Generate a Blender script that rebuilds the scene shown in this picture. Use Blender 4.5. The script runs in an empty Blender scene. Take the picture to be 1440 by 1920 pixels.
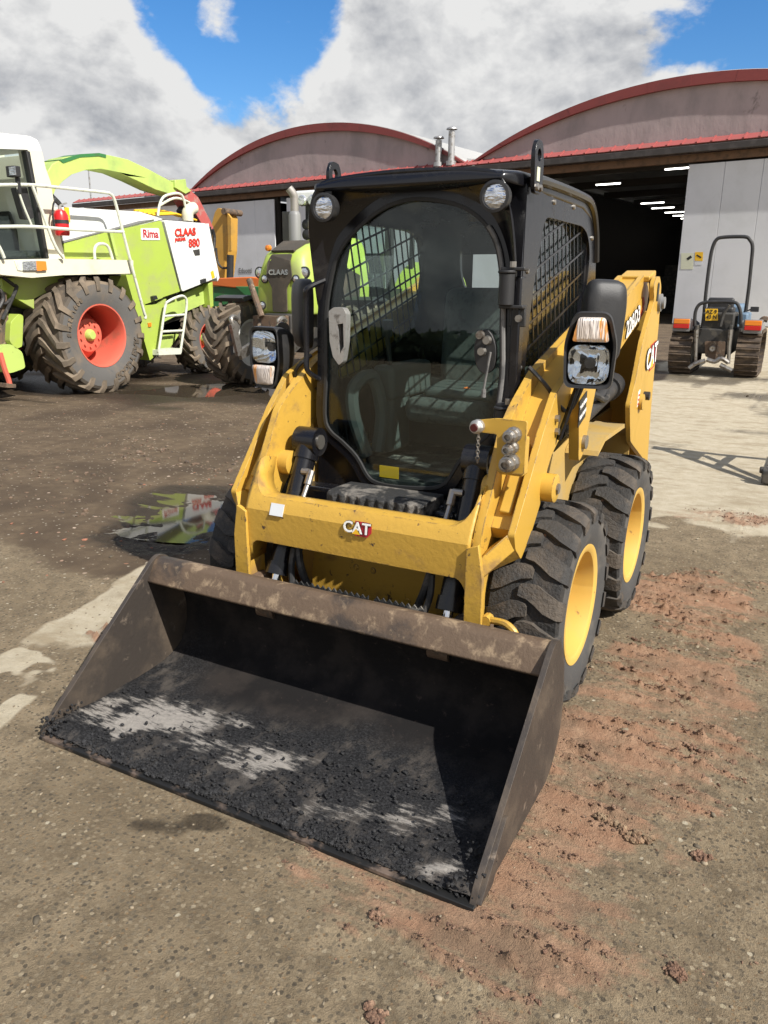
import bpy, bmesh, math, random
import numpy as np
from mathutils import Vector, Matrix
from mathutils.geometry import tessellate_polygon
random.seed(7); rng = np.random.default_rng(11)
sc = bpy.context.scene
COL = sc.collection
R = math.radians

# ------------------------------------------------------------------ camera
cd = bpy.data.cameras.new('camera'); cam = bpy.data.objects.new('camera', cd); COL.objects.link(cam)
CAMPOS = Vector((1.385, -3.2667, 1.5449)); YAW, PITCH, ROLL, FPX = -.4932, .2834, .0068, 1456.6
fw = Vector((math.sin(YAW)*math.cos(PITCH), math.cos(YAW)*math.cos(PITCH), -math.sin(PITCH)))
rt = fw.cross(Vector((0, 0, 1))).normalized(); up = rt.cross(fw)
rt, up = rt*math.cos(ROLL)+up*math.sin(ROLL), up*math.cos(ROLL)-rt*math.sin(ROLL)
mw = Matrix((rt, up, -fw)).transposed().to_4x4(); mw.translation = CAMPOS
cam.matrix_world = mw
cd.sensor_fit = 'VERTICAL'; cd.sensor_height = 24; cd.lens = 24*FPX/1920
cd.clip_start = .05; cd.clip_end = 2000
sc.camera = cam

# ------------------------------------------------------------------ sun and sky
SUN = Vector((.700, -.212, .685)).normalized()
sl = bpy.data.lights.new('sun', 'SUN'); sl.energy = 5.0; sl.angle = R(.53); sl.color = (1, .955, .88)
so = bpy.data.objects.new('sun', sl); COL.objects.link(so)
so.rotation_euler = SUN.to_track_quat('Z', 'Y').to_euler(); so.location = (6, -2, 9)
vs = sc.view_settings
vs.view_transform = 'Standard'; vs.look = 'None'; vs.exposure = .54; vs.gamma = 1; vs.use_curve_mapping = False
W = bpy.data.worlds.new('World'); sc.world = W; W.use_nodes = True


class NT:
    """small helper for node trees"""
    def __init__(s, nt): s.nt = nt; nt.nodes.clear()
    def n(s, t, ins=None, **kw):
        nd = s.nt.nodes.new(t)
        for k, v in kw.items(): setattr(nd, k, v)
        for k, v in (ins or {}).items():
            if isinstance(v, bpy.types.NodeSocket): s.nt.links.new(v, nd.inputs[k])
            else: nd.inputs[k].default_value = v
        return nd
    def math(s, op, a, b=0.0, c=0.0, clamp=False):
        return s.n('ShaderNodeMath', {0: a, 1: b, 2: c}, operation=op, use_clamp=clamp).outputs[0]
    def vm(s, op, a, b=(0, 0, 0)):
        nd = s.n('ShaderNodeVectorMath', {0: a, 1: b}, operation=op)
        return nd.outputs['Value'] if op in ('DOT_PRODUCT', 'LENGTH') else nd.outputs[0]
    def mr(s, v, a, b, c=0.0, d=1.0, smooth=True):
        return s.n('ShaderNodeMapRange', {0: v, 1: a, 2: b, 3: c, 4: d}, interpolation_type='SMOOTHSTEP' if smooth else 'LINEAR').outputs[0]
    def noise(s, vec, scale, detail=6.0, rough=.55, dist=0.0):
        return s.n('ShaderNodeTexNoise', {'Vector': vec, 'Scale': scale, 'Detail': detail, 'Roughness': rough, 'Distortion': dist}).outputs[0]
    def mix(s, f, a, b, bt='MIX'):
        nd = s.n('ShaderNodeMix', data_type='RGBA', blend_type=bt)
        for i, v in ((0, f), (6, a), (7, b)):
            if isinstance(v, bpy.types.NodeSocket): s.nt.links.new(v, nd.inputs[i])
            else: nd.inputs[i].default_value = (*v, 1) if i and len(v) == 3 else v
        return nd.outputs[2]


def make_sky():
    t = NT(W.node_tree)
    sky = t.n('ShaderNodeTexSky', sky_type='NISHITA', sun_disc=False, sun_elevation=math.asin(SUN.z),
              sun_rotation=math.atan2(SUN.x, SUN.y), altitude=100, air_density=1.0, dust_density=.4, ozone_density=2.5)
    blue = t.n('ShaderNodeHueSaturation', {'Saturation': 1.32, 'Value': 1.0, 'Color': sky.outputs[0]}).outputs[0]
    d = t.vm('NORMALIZE', t.n('ShaderNodeTexCoord').outputs['Generated'])
    z = t.n('ShaderNodeSeparateXYZ', {0: d}).outputs[2]
    v = t.vm('MULTIPLY', d, (1.9, 1.9, 2.7))
    v = t.vm('ADD', v, (8.6, .7, 3.3))
    def puff(vec):
        n = t.math('MULTIPLY_ADD', t.noise(vec, 2.1, 10, .58, .12), 1.7, -.35)
        c1 = t.n('ShaderNodeTexVoronoi', {'Vector': t.vm('ADD', vec, t.n('ShaderNodeVectorMath', {0: t.n('ShaderNodeTexNoise', {'Vector': vec, 'Scale': 5.0, 'Detail': 4.0}).outputs[1], 'Scale': .22}, operation='SCALE').outputs[0]), 'Scale': 4.5, 'Detail': 3.0, 'Roughness': .55, 'Lacunarity': 2.3}, feature='F1', normalize=True).outputs['Distance']
        return t.math('ADD', t.math('MULTIPLY', n, .78), t.math('MULTIPLY', t.math('SUBTRACT', .55, c1), .42))
    n1 = puff(v); n2 = puff(t.vm('ADD', v, (SUN.x*.06, SUN.y*.06, .07)))
    big = t.noise(v, .9, 3, .5)
    dens = t.math('ADD', n1, t.math('MULTIPLY', t.math('SUBTRACT', big, .5), .5))
    for g, r0, r1, w in (((-.590, .757, .285), .0, 7.5, .34), ((-.613, .752, .235), .0, 4.5, .22), ((-.545, .785, .292), .0, 5.0, .12), ((-.12, .952, .28), .0, 7.5, .36), ((-.06, .965, .25), .0, 6.0, .25)):
        m = t.mr(t.vm('DOT_PRODUCT', d, g), math.cos(R(r1)), math.cos(R(r0)))
        dens = t.math('SUBTRACT', dens, t.math('MULTIPLY', m, w))
    dens = t.math('SUBTRACT', dens, t.mr(z, .32, .65, 0.0, .22))
    cov = t.mr(dens, .22, .34)
    lit = t.math('MULTIPLY', t.math('SUBTRACT', n1, n2), 3.6)
    thick = t.mr(t.math('ADD', dens, t.math('MULTIPLY', t.math('SUBTRACT', t.noise(v, 1.6, 5, .5), .5), .6)), .32, .74)
    br = t.math('ADD', t.math('SUBTRACT', 1.0, t.math('MULTIPLY', thick, .52)), lit, clamp=True)
    cloud = t.mix(br, (.38, .42, .51), (1.40, 1.40, 1.39))
    skyc = t.mix(1.0, blue, (.085, .092, .102), 'MULTIPLY')
    c = t.mix(cov, skyc, t.mix(1.0, cloud, (.40, .40, .40), 'MULTIPLY'))
    bg = t.n('ShaderNodeBackground', {'Color': c, 'Strength': 1.0})
    o = t.n('ShaderNodeOutputWorld'); t.nt.links.new(bg.outputs[0], o.inputs[0])


make_sky()

# ------------------------------------------------------------------ helpers
MATS = {}


def M(name, col, rough=.5, metal=0.0, col2=None, scale=4, thr=(.5, .62), col3=None, scale3=12, thr3=(.55, .65), bump=0.0, bscale=60, spec=.5, coat=0.0, stretch=(1, 1, 1), rough2=None, island=0.0, bdetail=8, edge=None):
    """procedural material: base colour plus up to two irregular layers of dirt, wear or rust"""
    m = bpy.data.materials.new(name); m.use_nodes = True; t = NT(m.node_tree); MATS[name] = m
    v = t.vm('MULTIPLY', t.n('ShaderNodeTexCoord').outputs['Object'], stretch)
    c = t.mix(t.noise(v, scale*.7, 4), [k*.9 for k in col], [min(1, k*1.08) for k in col])
    r = rough
    if col2:
        f = t.mr(t.noise(v, scale, 9, .62, .3), *thr); c = t.mix(f, c, col2)
        if rough2 is not None: r = t.mr(f, 0, 1, rough, rough2, False)
    if col3: c = t.mix(t.mr(t.noise(t.vm('ADD', v, (5, 3, 1)), scale3, 10, .66, .4), *thr3), c, col3)
    if edge:        # paint rubbed through along the edges
        bv = t.n('ShaderNodeBevel', {'Radius': .009}, samples=4).outputs[0]; gn = t.n('ShaderNodeNewGeometry').outputs['Normal']
        em = t.mr(t.vm('DOT_PRODUCT', bv, gn), .985, .90)
        em = t.math('MULTIPLY', em, t.mr(t.noise(v, 17, 8, .7), .47, .56)); c = t.mix(em, c, edge)
    if island:
        rnd = t.n('ShaderNodeNewGeometry').outputs['Random Per Island']
        c = t.mix(1.0, c, t.mix(rnd, [1-island]*3, [1+island*.6]*3), 'MULTIPLY')
    ins = {'Base Color': c, 'Roughness': r, 'Metallic': metal, 'Specular IOR Level': spec, 'Coat Weight': coat}
    if not isinstance(c, bpy.types.NodeSocket): ins['Base Color'] = (*col, 1)
    if bump:
        b = t.n('ShaderNodeBump', {'Height': t.noise(v, bscale, bdetail, .6), 'Strength': min(1, bump), 'Distance': .02 if bump < 1 else .02*bump})
        ins['Normal'] = b.outputs[0]
    p = t.n('ShaderNodeBsdfPrincipled', ins)
    o = t.n('ShaderNodeOutputMaterial'); t.nt.links.new(p.outputs[0], o.inputs[0])
    return m


def glass(name, tint, gloss=(1, 1, 1), rough=.0, ior=1.5):
    m = bpy.data.materials.new(name); m.use_nodes = True; t = NT(m.node_tree); MATS[name] = m
    a = t.n('ShaderNodeBsdfTransparent', {0: (*tint, 1)})
    b = t.n('ShaderNodeBsdfGlossy', {'Color': (*gloss, 1), 'Roughness': rough})
    g = t.n('ShaderNodeNewGeometry').outputs; f0 = ((ior-1)/(ior+1))**2      # thin pane: the same reflection from both faces
    cs = t.math('ABSOLUTE', t.vm('DOT_PRODUCT', g['Normal'], g['Incoming']))
    f = t.math('MULTIPLY_ADD', t.math('POWER', t.math('SUBTRACT', 1.0, cs, clamp=True), 5.0), 1-f0, f0)
    x = t.n('ShaderNodeMixShader', {0: f, 1: a.outputs[0], 2: b.outputs[0]})
    o = t.n('ShaderNodeOutputMaterial'); t.nt.links.new(x.outputs[0], o.inputs[0])
    return m


def emit(name, col, s):
    m = bpy.data.materials.new(name); m.use_nodes = True; t = NT(m.node_tree); MATS[name] = m
    e = t.n('ShaderNodeEmission', {0: (*col, 1), 1: s}); o = t.n('ShaderNodeOutputMaterial')
    t.nt.links.new(e.outputs[0], o.inputs[0]); return m


def ax(axis, a, p):
    """a point given as offset a along axis and p in the plane across it"""
    return (a, p[0], p[1]) if axis == 'x' else (p[0], a, p[1]) if axis == 'y' else (p[0], p[1], a)


def rnd(pts, r, n=4):
    """polygon with rounded corners; r a number or one per corner"""
    out = []; N = len(pts)
    for i, p in enumerate(pts):
        rr = r[i] if isinstance(r, (list, tuple)) else r
        p = Vector(p); a = Vector(pts[i-1])-p; b = Vector(pts[(i+1) % N])-p
        d = min(rr, a.length*.48, b.length*.48)
        if d < 1e-5: out.append(tuple(p)); continue
        a = p+a.normalized()*d; b = p+b.normalized()*d
        for k in range(n+1):
            u = k/n; out.append(tuple(a*(1-u)**2+p*2*u*(1-u)+b*u*u))
    return out


def cat(pts, n=6, closed=False):
    """smooth curve through points"""
    P = [Vector(p) for p in pts]; N = len(P); out = []
    for i in range(N if closed else N-1):
        g = (lambda j: P[j % N]) if closed else (lambda j: P[max(0, min(N-1, j))])
        a, b, c, d = g(i-1), g(i), g(i+1), g(i+2)
        for k in range(n):
            u = k/n
            out.append(tuple(.5*((2*b)+(c-a)*u+(2*a-5*b+4*c-d)*u*u+(3*b-a-3*c+d)*u**3)))
    if not closed: out.append(tuple(P[-1]))
    return out


def circ(c, r, n=20, r2=None, a0=0):
    return [(c[0]+r*math.cos(a0+2*math.pi*k/n), c[1]+(r2 or r)*math.sin(a0+2*math.pi*k/n)) for k in range(n)]


class MB:
    """collects shapes, then links them as ONE mesh object"""
    def __init__(s): s.v = []; s.f = []; s.mi = []; s.cur = 0
    def add(s, vs, fs):
        o = len(s.v); s.v += [tuple(v) for v in vs]; s.f += [tuple(i+o for i in f) for f in fs]; s.mi += [s.cur]*len(fs); return s
    def box(s, c, d, rot=None):
        c = Vector(c); vs = []
        for sx in (-.5, .5):
            for sy in (-.5, .5):
                for sz in (-.5, .5):
                    v = Vector((sx*d[0], sy*d[1], sz*d[2])); vs.append(c+(rot @ v if rot else v))
        return s.add(vs, [(0, 1, 3, 2), (4, 6, 7, 5), (0, 4, 5, 1), (2, 3, 7, 6), (0, 2, 6, 4), (1, 5, 7, 3)])
    def bar(s, a, b, w, h, up=(0, 0, 1)):
        a, b = Vector(a), Vector(b); d = (b-a); L = d.length; d.normalize(); u = Vector(up); u = (u-d*u.dot(d))
        u = u.normalized() if u.length > 1e-4 else d.orthogonal().normalized()
        return s.box((a+b)/2, (L, w, h), Matrix((d, u.cross(d), u)).transposed())
    def prism(s, pts, axis, a, b, holes=()):
        loops = [list(pts)]+[list(h) for h in holes]
        tris = tessellate_polygon([[Vector((p[0], p[1], 0)) for p in l] for l in loops])
        flat = [p for l in loops for p in l]; N = len(flat)
        vs = [ax(axis, a, p) for p in flat]+[ax(axis, b, p) for p in flat]
        fs = [tuple(t) for t in tris]+[tuple(i+N for i in reversed(t)) for t in tris]
        o = 0
        for l in loops:
            n = len(l)
            fs += [(o+i, o+(i+1) % n, N+o+(i+1) % n, N+o+i) for i in range(n)]; o += n
        return s.add(vs, fs)
    def loft(s, secs, close=True, caps=True):
        n = len(secs[0]); vs = [p for q in secs for p in q]; fs = []
        for k in range(len(secs)-1):
            for i in range(n if close else n-1):
                j = (i+1) % n; fs.append((k*n+i, k*n+j, (k+1)*n+j, (k+1)*n+i))
        if caps and close: fs += [tuple(range(n))[::-1], tuple(range((len(secs)-1)*n, len(secs)*n))]
        return s.add(vs, fs)
    def tube(s, path, r, n=8, closed=False):
        P = [Vector(p) for p in path]; N = len(P); secs = []; pu = None
        for i, p in enumerate(P):
            d = (P[(i+1) % N]-P[i-1]) if closed else (P[min(N-1, i+1)]-P[max(0, i-1)])
            d.normalize()
            pu = d.orthogonal().normalized() if pu is None else (pu-d*pu.dot(d)).normalized()
            w = d.cross(pu); rr = r[i] if isinstance(r, (list, tuple)) else r
            secs.append([p+(pu*math.cos(2*math.pi*k/n)+w*math.sin(2*math.pi*k/n))*rr for k in range(n)])
        if closed: secs.append(secs[0])
        return s.loft(secs, True, not closed)
    def cyl(s, a, b, r, n=16): return s.tube([a, b], r, n)
    def lathe(s, prof, c, axis, n=32, closed=False):
        """prof: (radius, offset along axis)"""
        secs = []
        for k in range(n+1):
            t = 2*math.pi*k/n
            secs.append([Vector(c)+Vector(ax(axis, h, (rr*math.cos(t), rr*math.sin(t)))) for rr, h in prof])
        return s.loft(secs, closed, False)
    def text(s, txt, size, pos, right, upv, depth=.002, bold=.0, align='CENTER', sx=1.0):
        vs, fs = text_mesh(txt, size, depth, bold, align); r_, u_ = Vector(right).normalized(), Vector(upv).normalized(); n_ = r_.cross(u_)
        return s.add([Vector(pos)+r_*x*sx+u_*y+n_*z for x, y, z in vs], fs)
    def build(s, name, mat, parent=None, bevel=0.0, smooth=35, seg=2, solid=0.0, noise=0.0):
        me = bpy.data.meshes.new(name); me.from_pydata([tuple(v) for v in s.v], [], s.f)
        mats = mat if isinstance(mat, (list, tuple)) else [mat]
        for m in mats: me.materials.append(MATS[m] if isinstance(m, str) else m)
        if len(mats) > 1: me.polygons.foreach_set('material_index', s.mi)
        bm = bmesh.new(); bm.from_mesh(me); bmesh.ops.recalc_face_normals(bm, faces=bm.faces); bm.to_mesh(me); bm.free()
        if smooth:
            me.polygons.foreach_set('use_smooth', [True]*len(me.polygons)); me.set_sharp_from_angle(angle=R(smooth))
        o = bpy.data.objects.new(name, me); COL.objects.link(o)
        if solid:
            md = o.modifiers.new('s', 'SOLIDIFY'); md.thickness = solid; md.offset = 0
        if bevel:
            md = o.modifiers.new('b', 'BEVEL'); md.width = bevel; md.segments = seg; md.limit_method = 'ANGLE'; md.angle_limit = R(40); md.harden_normals = False
        if parent is not None: adopt(o, parent)
        return o


def adopt(o, parent):
    o.parent = parent; o.matrix_parent_inverse = WM[parent.name].inverted() if parent.name in WM else Matrix()


WM = {}


def text_mesh(txt, size, depth, bold, align):
    cu = bpy.data.curves.new('lettering', 'FONT'); cu.body = txt; cu.size = size; cu.extrude = depth; cu.offset = bold; cu.align_x = align; cu.align_y = 'CENTER'; cu.resolution_u = 3
    o = bpy.data.objects.new('lettering', cu); COL.objects.link(o)
    dg = bpy.context.evaluated_depsgraph_get(); me = bpy.data.meshes.new_from_object(o.evaluated_get(dg))
    r = ([tuple(v.co) for v in me.vertices], [tuple(p.vertices) for p in me.polygons])
    bpy.data.objects.remove(o); bpy.data.curves.remove(cu); bpy.data.meshes.remove(me)
    return r


def tag(o, label, cat_, group=None, kind=None):
    if label: o['label'] = label
    if cat_: o['category'] = cat_
    if group: o['group'] = group
    if kind: o['kind'] = kind
    return o


def thing(name, label, cat_, loc=(0, 0, 0), rz=0.0, group=None):
    o = bpy.data.objects.new(name, None); COL.objects.link(o); o.location = loc; o.rotation_euler = (0, 0, rz); o.empty_display_size = .2
    m = Matrix.Translation(loc) @ Matrix.Rotation(rz, 4, 'Z')
    if not rz: WM[o.name] = m
    return tag(o, label, cat_, group)


def grp(name, parent, loc=(0, 0, 0)):
    """an Empty that is a part with sub-parts"""
    o = bpy.data.objects.new(name, None); COL.objects.link(o); o.location = loc; o.empty_display_size = .1
    adopt(o, parent)
    WM[o.name] = Matrix.Translation(loc); return o


def copy_tree(o, parent=None, loc=None):
    c = o.copy(); COL.objects.link(c)
    if o.name in WM: WM[c.name] = WM[o.name]
    if parent is not None: c.parent = parent
    if loc is not None: c.location = loc
    for ch in list(o.children): copy_tree(ch, c)
    return c


# smooth value noise for shaping the ground
def vnoise(x, y, seed=0):
    xi = np.floor(x).astype(np.int64); yi = np.floor(y).astype(np.int64); fx = x-xi; fy = y-yi
    fx = fx*fx*(3-2*fx); fy = fy*fy*(3-2*fy)
    def h(a, b):
        n = (a*374761393+b*668265263+seed*974634777) & 0xffffffff
        n = ((n ^ (n >> 13))*1274126177) & 0xffffffff
        return ((n ^ (n >> 16)) & 0xffff)/65535.0
    return (h(xi, yi)*(1-fx)+h(xi+1, yi)*fx)*(1-fy)+(h(xi, yi+1)*(1-fx)+h(xi+1, yi+1)*fx)*fy


def fbm(x, y, seed=0, o=4, g=.5):
    r = 0; a = 1; s = 0
    for k in range(o): r = r+a*vnoise(x*2**k, y*2**k, seed+k*17); s += a; a *= g
    return r/s


def sstep(a, b, x):
    t = np.clip((x-a)/(b-a), 0, 1); return t*t*(3-2*t)


def blob(px, py, cx, cy, rx, ry, rot=0.0):
    """distance field of an ellipse: 0 at the centre, 1 on the rim"""
    c, s = math.cos(rot), math.sin(rot); u = (px-cx)*c+(py-cy)*s; v = -(px-cx)*s+(py-cy)*c
    return np.sqrt((u/rx)**2+(v/ry)**2)

# ------------------------------------------------------------------ ground
PUD = [  # pools of standing water: centre, radii, turn, depth
    (-2.20, .50, .34, .50, .25, .055), (-2.2, 1.0, .42, .42, 0, .055), (-2.62, 1.05, .26, .26, 0, .045),
    (-6.3, 5.9, 1.5, .75, .5, .06), (-4.3, 6.4, 1.6, .6, .3, .05), (1.35, 9.5, .9, .35, .2, .03), (2.3, 7.8, .9, .35, .3, .03)]
WATER = -.011


def tracks(x, y):
    """ridges pressed up by tyre lugs across the red mud"""
    w = .05*(fbm(x*3, y*3, 5, 3)-.5)
    ph = (y+.15*x+w)/.085
    rid = np.clip(np.sin(2*math.pi*ph), 0, 1)**1.2
    return rid*sstep(.36, .58, fbm(x*4.5, y*9, 8, 3))


def mudmask(x, y):
    n = fbm(x*1.7, y*1.7, 21, 4)-.5; n2 = fbm(x*6, y*6, 31, 4)-.5; n2 = n2*1.5
    a = sstep(1.25, .5, blob(x, y, 1.03, -.75, .42, 1.1, -.12)+n*1.2+n2*.7)
    b = sstep(1.2, .5, blob(x, y, 1.0, -1.70, .52, .25, .25)+n*1.0+n2*.7)
    c = sstep(1.2, .5, blob(x, y, 1.0, .75, .40, .42, .1)+n*1.3+n2*.8)
    d = sstep(1.1, .8, blob(x, y, -1.15, -1.0, .2, .16, .5)+n+n2*.8)
    e = sstep(1.1, .8, blob(x, y, 1.05, 2.5, .35, .2, .1)+n*1.3+n2)*.8
    return np.clip(np.maximum.reduce([a, b*.95, c, d, e]), 0, 1)


def height(x, y):
    r2 = np.hypot(x, y+.5)
    fade = sstep(14, 5, r2)
    z = (fbm(x*1.3, y*1.3, 1, 3)-.5)*.016*fade+(fbm(x*14, y*14, 2, 3)-.5)*.005*fade
    dirt = sstep(-.2, 1.0, y)*sstep(.3, -.6, x)
    z = z+dirt*fade*((fbm(x*5, y*9, 3, 4)-.5)*.016)
    rut = np.clip(np.sin(2*math.pi*(y*.9-x*.25)/1.6), -1, 1)*.006*dirt*fade
    z = z+rut
    for cx, cy, rx, ry, ro, dp in PUD:
        dd = blob(x, y, cx, cy, rx, ry, ro)+(fbm(x*5, y*5, 44, 6, .68)-.5)*3.0
        z = z-dp*.5*sstep(1.45, .25, dd)
    m = mudmask(x, y)
    tr = tracks(x, y)
    clump = np.clip(fbm(x*26, y*26, 61, 3)-.42, 0, 1)
    crumb = np.clip(fbm(x*55, y*55, 71, 2)-.40, 0, 1)
    z = z+m*(tr*(.008+.05*clump+.045*crumb)+.003+.010*crumb)
    under = sstep(1.25, .9, blob(x, y, 0, -1.4, .95, .5))
    return z*(1-.8*under)-.004*under


def axis_pts(lo, hi, step, far0, far1):
    a = list(np.arange(lo, hi, step)); s = step; v = hi
    while v < far1: a.append(v); s *= 1.09; v += s
    a.append(far1); s = step; v = lo; b = []
    while v > far0: s *= 1.09; v -= s; b.append(v)
    b[-1] = far0
    return np.array(b[::-1]+a)


def make_ground():
    xs = axis_pts(.55, 1.7, .0085, -320, 320); xs = np.concatenate([xs[xs < -2.6], np.arange(-2.6, .55, .0155), xs[xs >= .55]]); ys = axis_pts(-2.65, 1.4, .0110, -320, 320)
    X, Y = np.meshgrid(xs, ys); x = X.ravel(); y = Y.ravel(); z = height(x, y)
    nx, ny = len(xs), len(ys)
    i = np.arange(nx*ny).reshape(ny, nx)
    q = np.stack([i[:-1, :-1], i[:-1, 1:], i[1:, 1:], i[1:, :-1]], -1).reshape(-1, 4)
    me = bpy.data.meshes.new('ground'); me.vertices.add(nx*ny); me.vertices.foreach_set('co', np.stack([x, y, z], 1).ravel().astype(np.float32))
    me.loops.add(q.size); me.loops.foreach_set('vertex_index', q.ravel().astype(np.int32))
    me.polygons.add(len(q)); me.polygons.foreach_set('loop_start', (np.arange(len(q))*4).astype(np.int32)); me.polygons.foreach_set('use_smooth', [True]*len(q))
    me.update()
    n = fbm(x*1.1, y*1.1, 91, 4)-.5; n2 = fbm(x*4.5, y*4.5, 95, 4)-.5
    mud = mudmask(x, y)
    # pale concrete: the slab towards the hall and a bare strip beside the bucket
    slab = sstep(1.9, 2.5, y+n*1.1+n2*.7)*sstep(-.9, -.1, x+n*1.5+.05*y)
    v = x+1.42+.25*(y+1.0)                                 # the strip runs away from the viewer
    strip = sstep(.24, .13, np.abs(v+n*.12+n2*.10))*sstep(.0, -.3, y+n2*.2)*sstep(-2.4, -1.7, y)
    strip = strip*(1-.8*sstep(-1.0, -1.35, y+.4*n2)*sstep(.42, .55, fbm(x*5, y*5, 101, 3)))
    pale = np.clip(np.maximum(slab, strip*.95), 0, 1)
    dirt = np.clip(sstep(-1.0, -.2, y+.08*x+n*.7)*sstep(.3, -.7, x-.2*y+n), 0, 1)*(1-pale)
    wet = 0*x
    for cx, cy, rx, ry, ro, dp in PUD:
        dd = blob(x, y, cx, cy, rx, ry, ro)+n2*.9+n*.6
        wet = np.maximum(wet, sstep(2.0, .9, dd))
    for cx, cy, rx, ry, a in ((-.14, -1.86, .12, .075, 1.0), (-.02, -1.78, .10, .045, .9), (.22, -1.75, .3, .1, .4), (-9, 5.4, 3.2, 2.4, .8), (-6.5, 8.2, 3, 1.8, .7), (-.3, 11.6, 1.9, .9, .85), (1.2, 9.6, 1.6, .22, .7), (.55, 6.1, .9, .16, .6), (.2, 5.0, .6, .3, .45), (2.0, 8.4, 1.2, .5, .7), (-1.5, .1, 1.4, .9, .35), (1.3, -.1, .3, .9, .35), (.75, -2.1, .3, .16, .3), (.45, -2.15, .2, .12, .35), (-.55, -1.95, .12, .05, .35)):
        wet = np.maximum(wet, a*sstep(1.35, .3, blob(x, y, cx, cy, rx, ry, .2)+n2*1.9+n*.8))
    mudc_ = mud*(.42+.58*np.maximum(tracks(x, y), sstep(.45, .7, fbm(x*2.2, y*9, 55, 4))))
    col = np.stack([mudc_, pale, dirt, wet], 1).astype(np.float32)
    at = me.color_attributes.new('cover', 'FLOAT_COLOR', 'POINT'); at.data.foreach_set('color', col.ravel())
    m = bpy.data.materials.new('yard_ground'); m.use_nodes = True; t = NT(m.node_tree)
    a = t.n('ShaderNodeAttribute', attribute_name='cover'); sp = t.n('ShaderNodeSeparateColor', {0: a.outputs['Color']}); fm, fp, fdt = sp.outputs; fwt = a.outputs['Alpha']
    pos = t.n('ShaderNodeNewGeometry').outputs['Position']
    big = t.noise(pos, 1.3, 6, .6); mid = t.noise(pos, 9, 8, .65); fine = t.noise(pos, 90, 5, .7); grit = t.noise(pos, 260, 3, .7)
    # exposed aggregate: stones of several tones set in a sandy binder
    agg = t.mix(t.mr(big, .35, .65), (.195, .148, .091), (.295, .23, .146))
    agg = t.mix(t.mr(mid, .38, .7), agg, (.132, .10, .062))
    agg = t.mix(t.math('MULTIPLY', t.mr(grit, .5, .72), .6), agg, (.085, .066, .045)); agg = t.mix(t.math('MULTIPLY', t.mr(fine, .45, .75), .5), agg, (.27, .215, .14))
    def chips(scale, size, keep, c0, c1, base):
        vv = t.n('ShaderNodeTexVoronoi', {'Vector': t.vm('ADD', pos, (0, 0, 0)), 'Scale': scale, 'Randomness': 1.0}, voronoi_dimensions='2D')
        rc = t.n('ShaderNodeSeparateColor', {0: vv.outputs['Color']}).outputs
        edge = t.math('ADD', vv.outputs['Distance'], t.math('MULTIPLY', t.math('SUBTRACT', t.noise(pos, scale*2.0, 3), .5), .5))
        k = t.math('MULTIPLY', t.mr(edge, size+.05, size-.03), t.math('GREATER_THAN', rc[0], keep))
        return k, t.mix(rc[1], c0, c1)
    nearf = t.math('SUBTRACT', 1.0, t.math('MULTIPLY', fdt, .55))
    for sc_, sz, kp, c0, c1 in ((60, .34, .38, (.085, .068, .047), (.27, .215, .14)), (38, .22, .88, (.25, .195, .12), (.35, .29, .20)), (80, .28, .82, (.10, .085, .065), (.24, .16, .085)), (24, .14, .965, (.34, .28, .18), (.48, .43, .33))):
        k, cc = chips(sc_, sz, kp, c0, c1, agg); agg = t.mix(t.math('MULTIPLY', k, nearf), agg, cc)
    dirtc = t.mix(t.mr(mid, .35, .7), (.104, .073, .045), (.158, .115, .072)); dirtc = t.mix(t.mr(big, .4, .65), dirtc, (.078, .054, .034))
    k, cc = chips(30, .18, .90, (.26, .22, .16), (.42, .37, .29), dirtc); dirtc = t.mix(k, dirtc, cc)
    k, cc = chips(11, .12, .93, (.30, .13, .07), (.5, .42, .33), dirtc); dirtc = t.mix(k, dirtc, cc)
    palec = t.mix(t.mr(mid, .3, .7), (.50, .44, .33), (.40, .34, .24)); palec = t.mix(t.mr(t.noise(t.vm('MULTIPLY', pos, (1, 2.2, 1)), 2.2, 9, .7), .48, .66), palec, (.33, .27, .18))
    mudc = t.mix(t.mr(mid, .35, .7), (.30, .165, .10), (.37, .235, .15)); mudc = t.mix(t.mr(t.noise(pos, 3.5, 6, .65), .46, .64), mudc, (.205, .132, .084))
    soft = t.math('MULTIPLY', t.math('SUBTRACT', mid, .5), .55)
    def mk(f): return t.mr(t.math('ADD', f, soft), .32, .62)
    c = t.mix(mk(fdt), agg, dirtc); c = t.mix(mk(fp), c, palec); mf = t.mr(t.math('ADD', fm, t.math('MULTIPLY', t.math('SUBTRACT', t.noise(t.vm('MULTIPLY', pos, (1, 2, 1)), 16, 9, .72), .5), 1.1)), .24, .66)
    c = t.mix(t.math('MULTIPLY', mf, .88), c, mudc)
    wetf = t.mr(t.math('ADD', fwt, soft), .25, .8)
    c = t.mix(wetf, c, t.mix(1.0, c, (.34, .33, .32), 'MULTIPLY'))
    rg = t.mr(wetf, 0, 1, .92, .5, False)
    h = t.math('ADD', t.math('ADD', t.math('MULTIPLY', fine, .7), t.math('MULTIPLY', grit, .4)), t.math('MULTIPLY', mid, .8))
    b = t.n('ShaderNodeBump', {'Height': h, 'Strength': 1.0, 'Distance': .014})
    p = t.n('ShaderNodeBsdfPrincipled', {'Base Color': c, 'Roughness': rg, 'Specular IOR Level': .3, 'Normal': b.outputs[0]})
    o = t.n('ShaderNodeOutputMaterial'); t.nt.links.new(p.outputs[0], o.inputs[0])
    me.materials.append(m)
    g = bpy.data.objects.new('ground', me); COL.objects.link(g); tag(g, 'stony brown yard with pale concrete and red mud', None, kind='structure')


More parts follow.
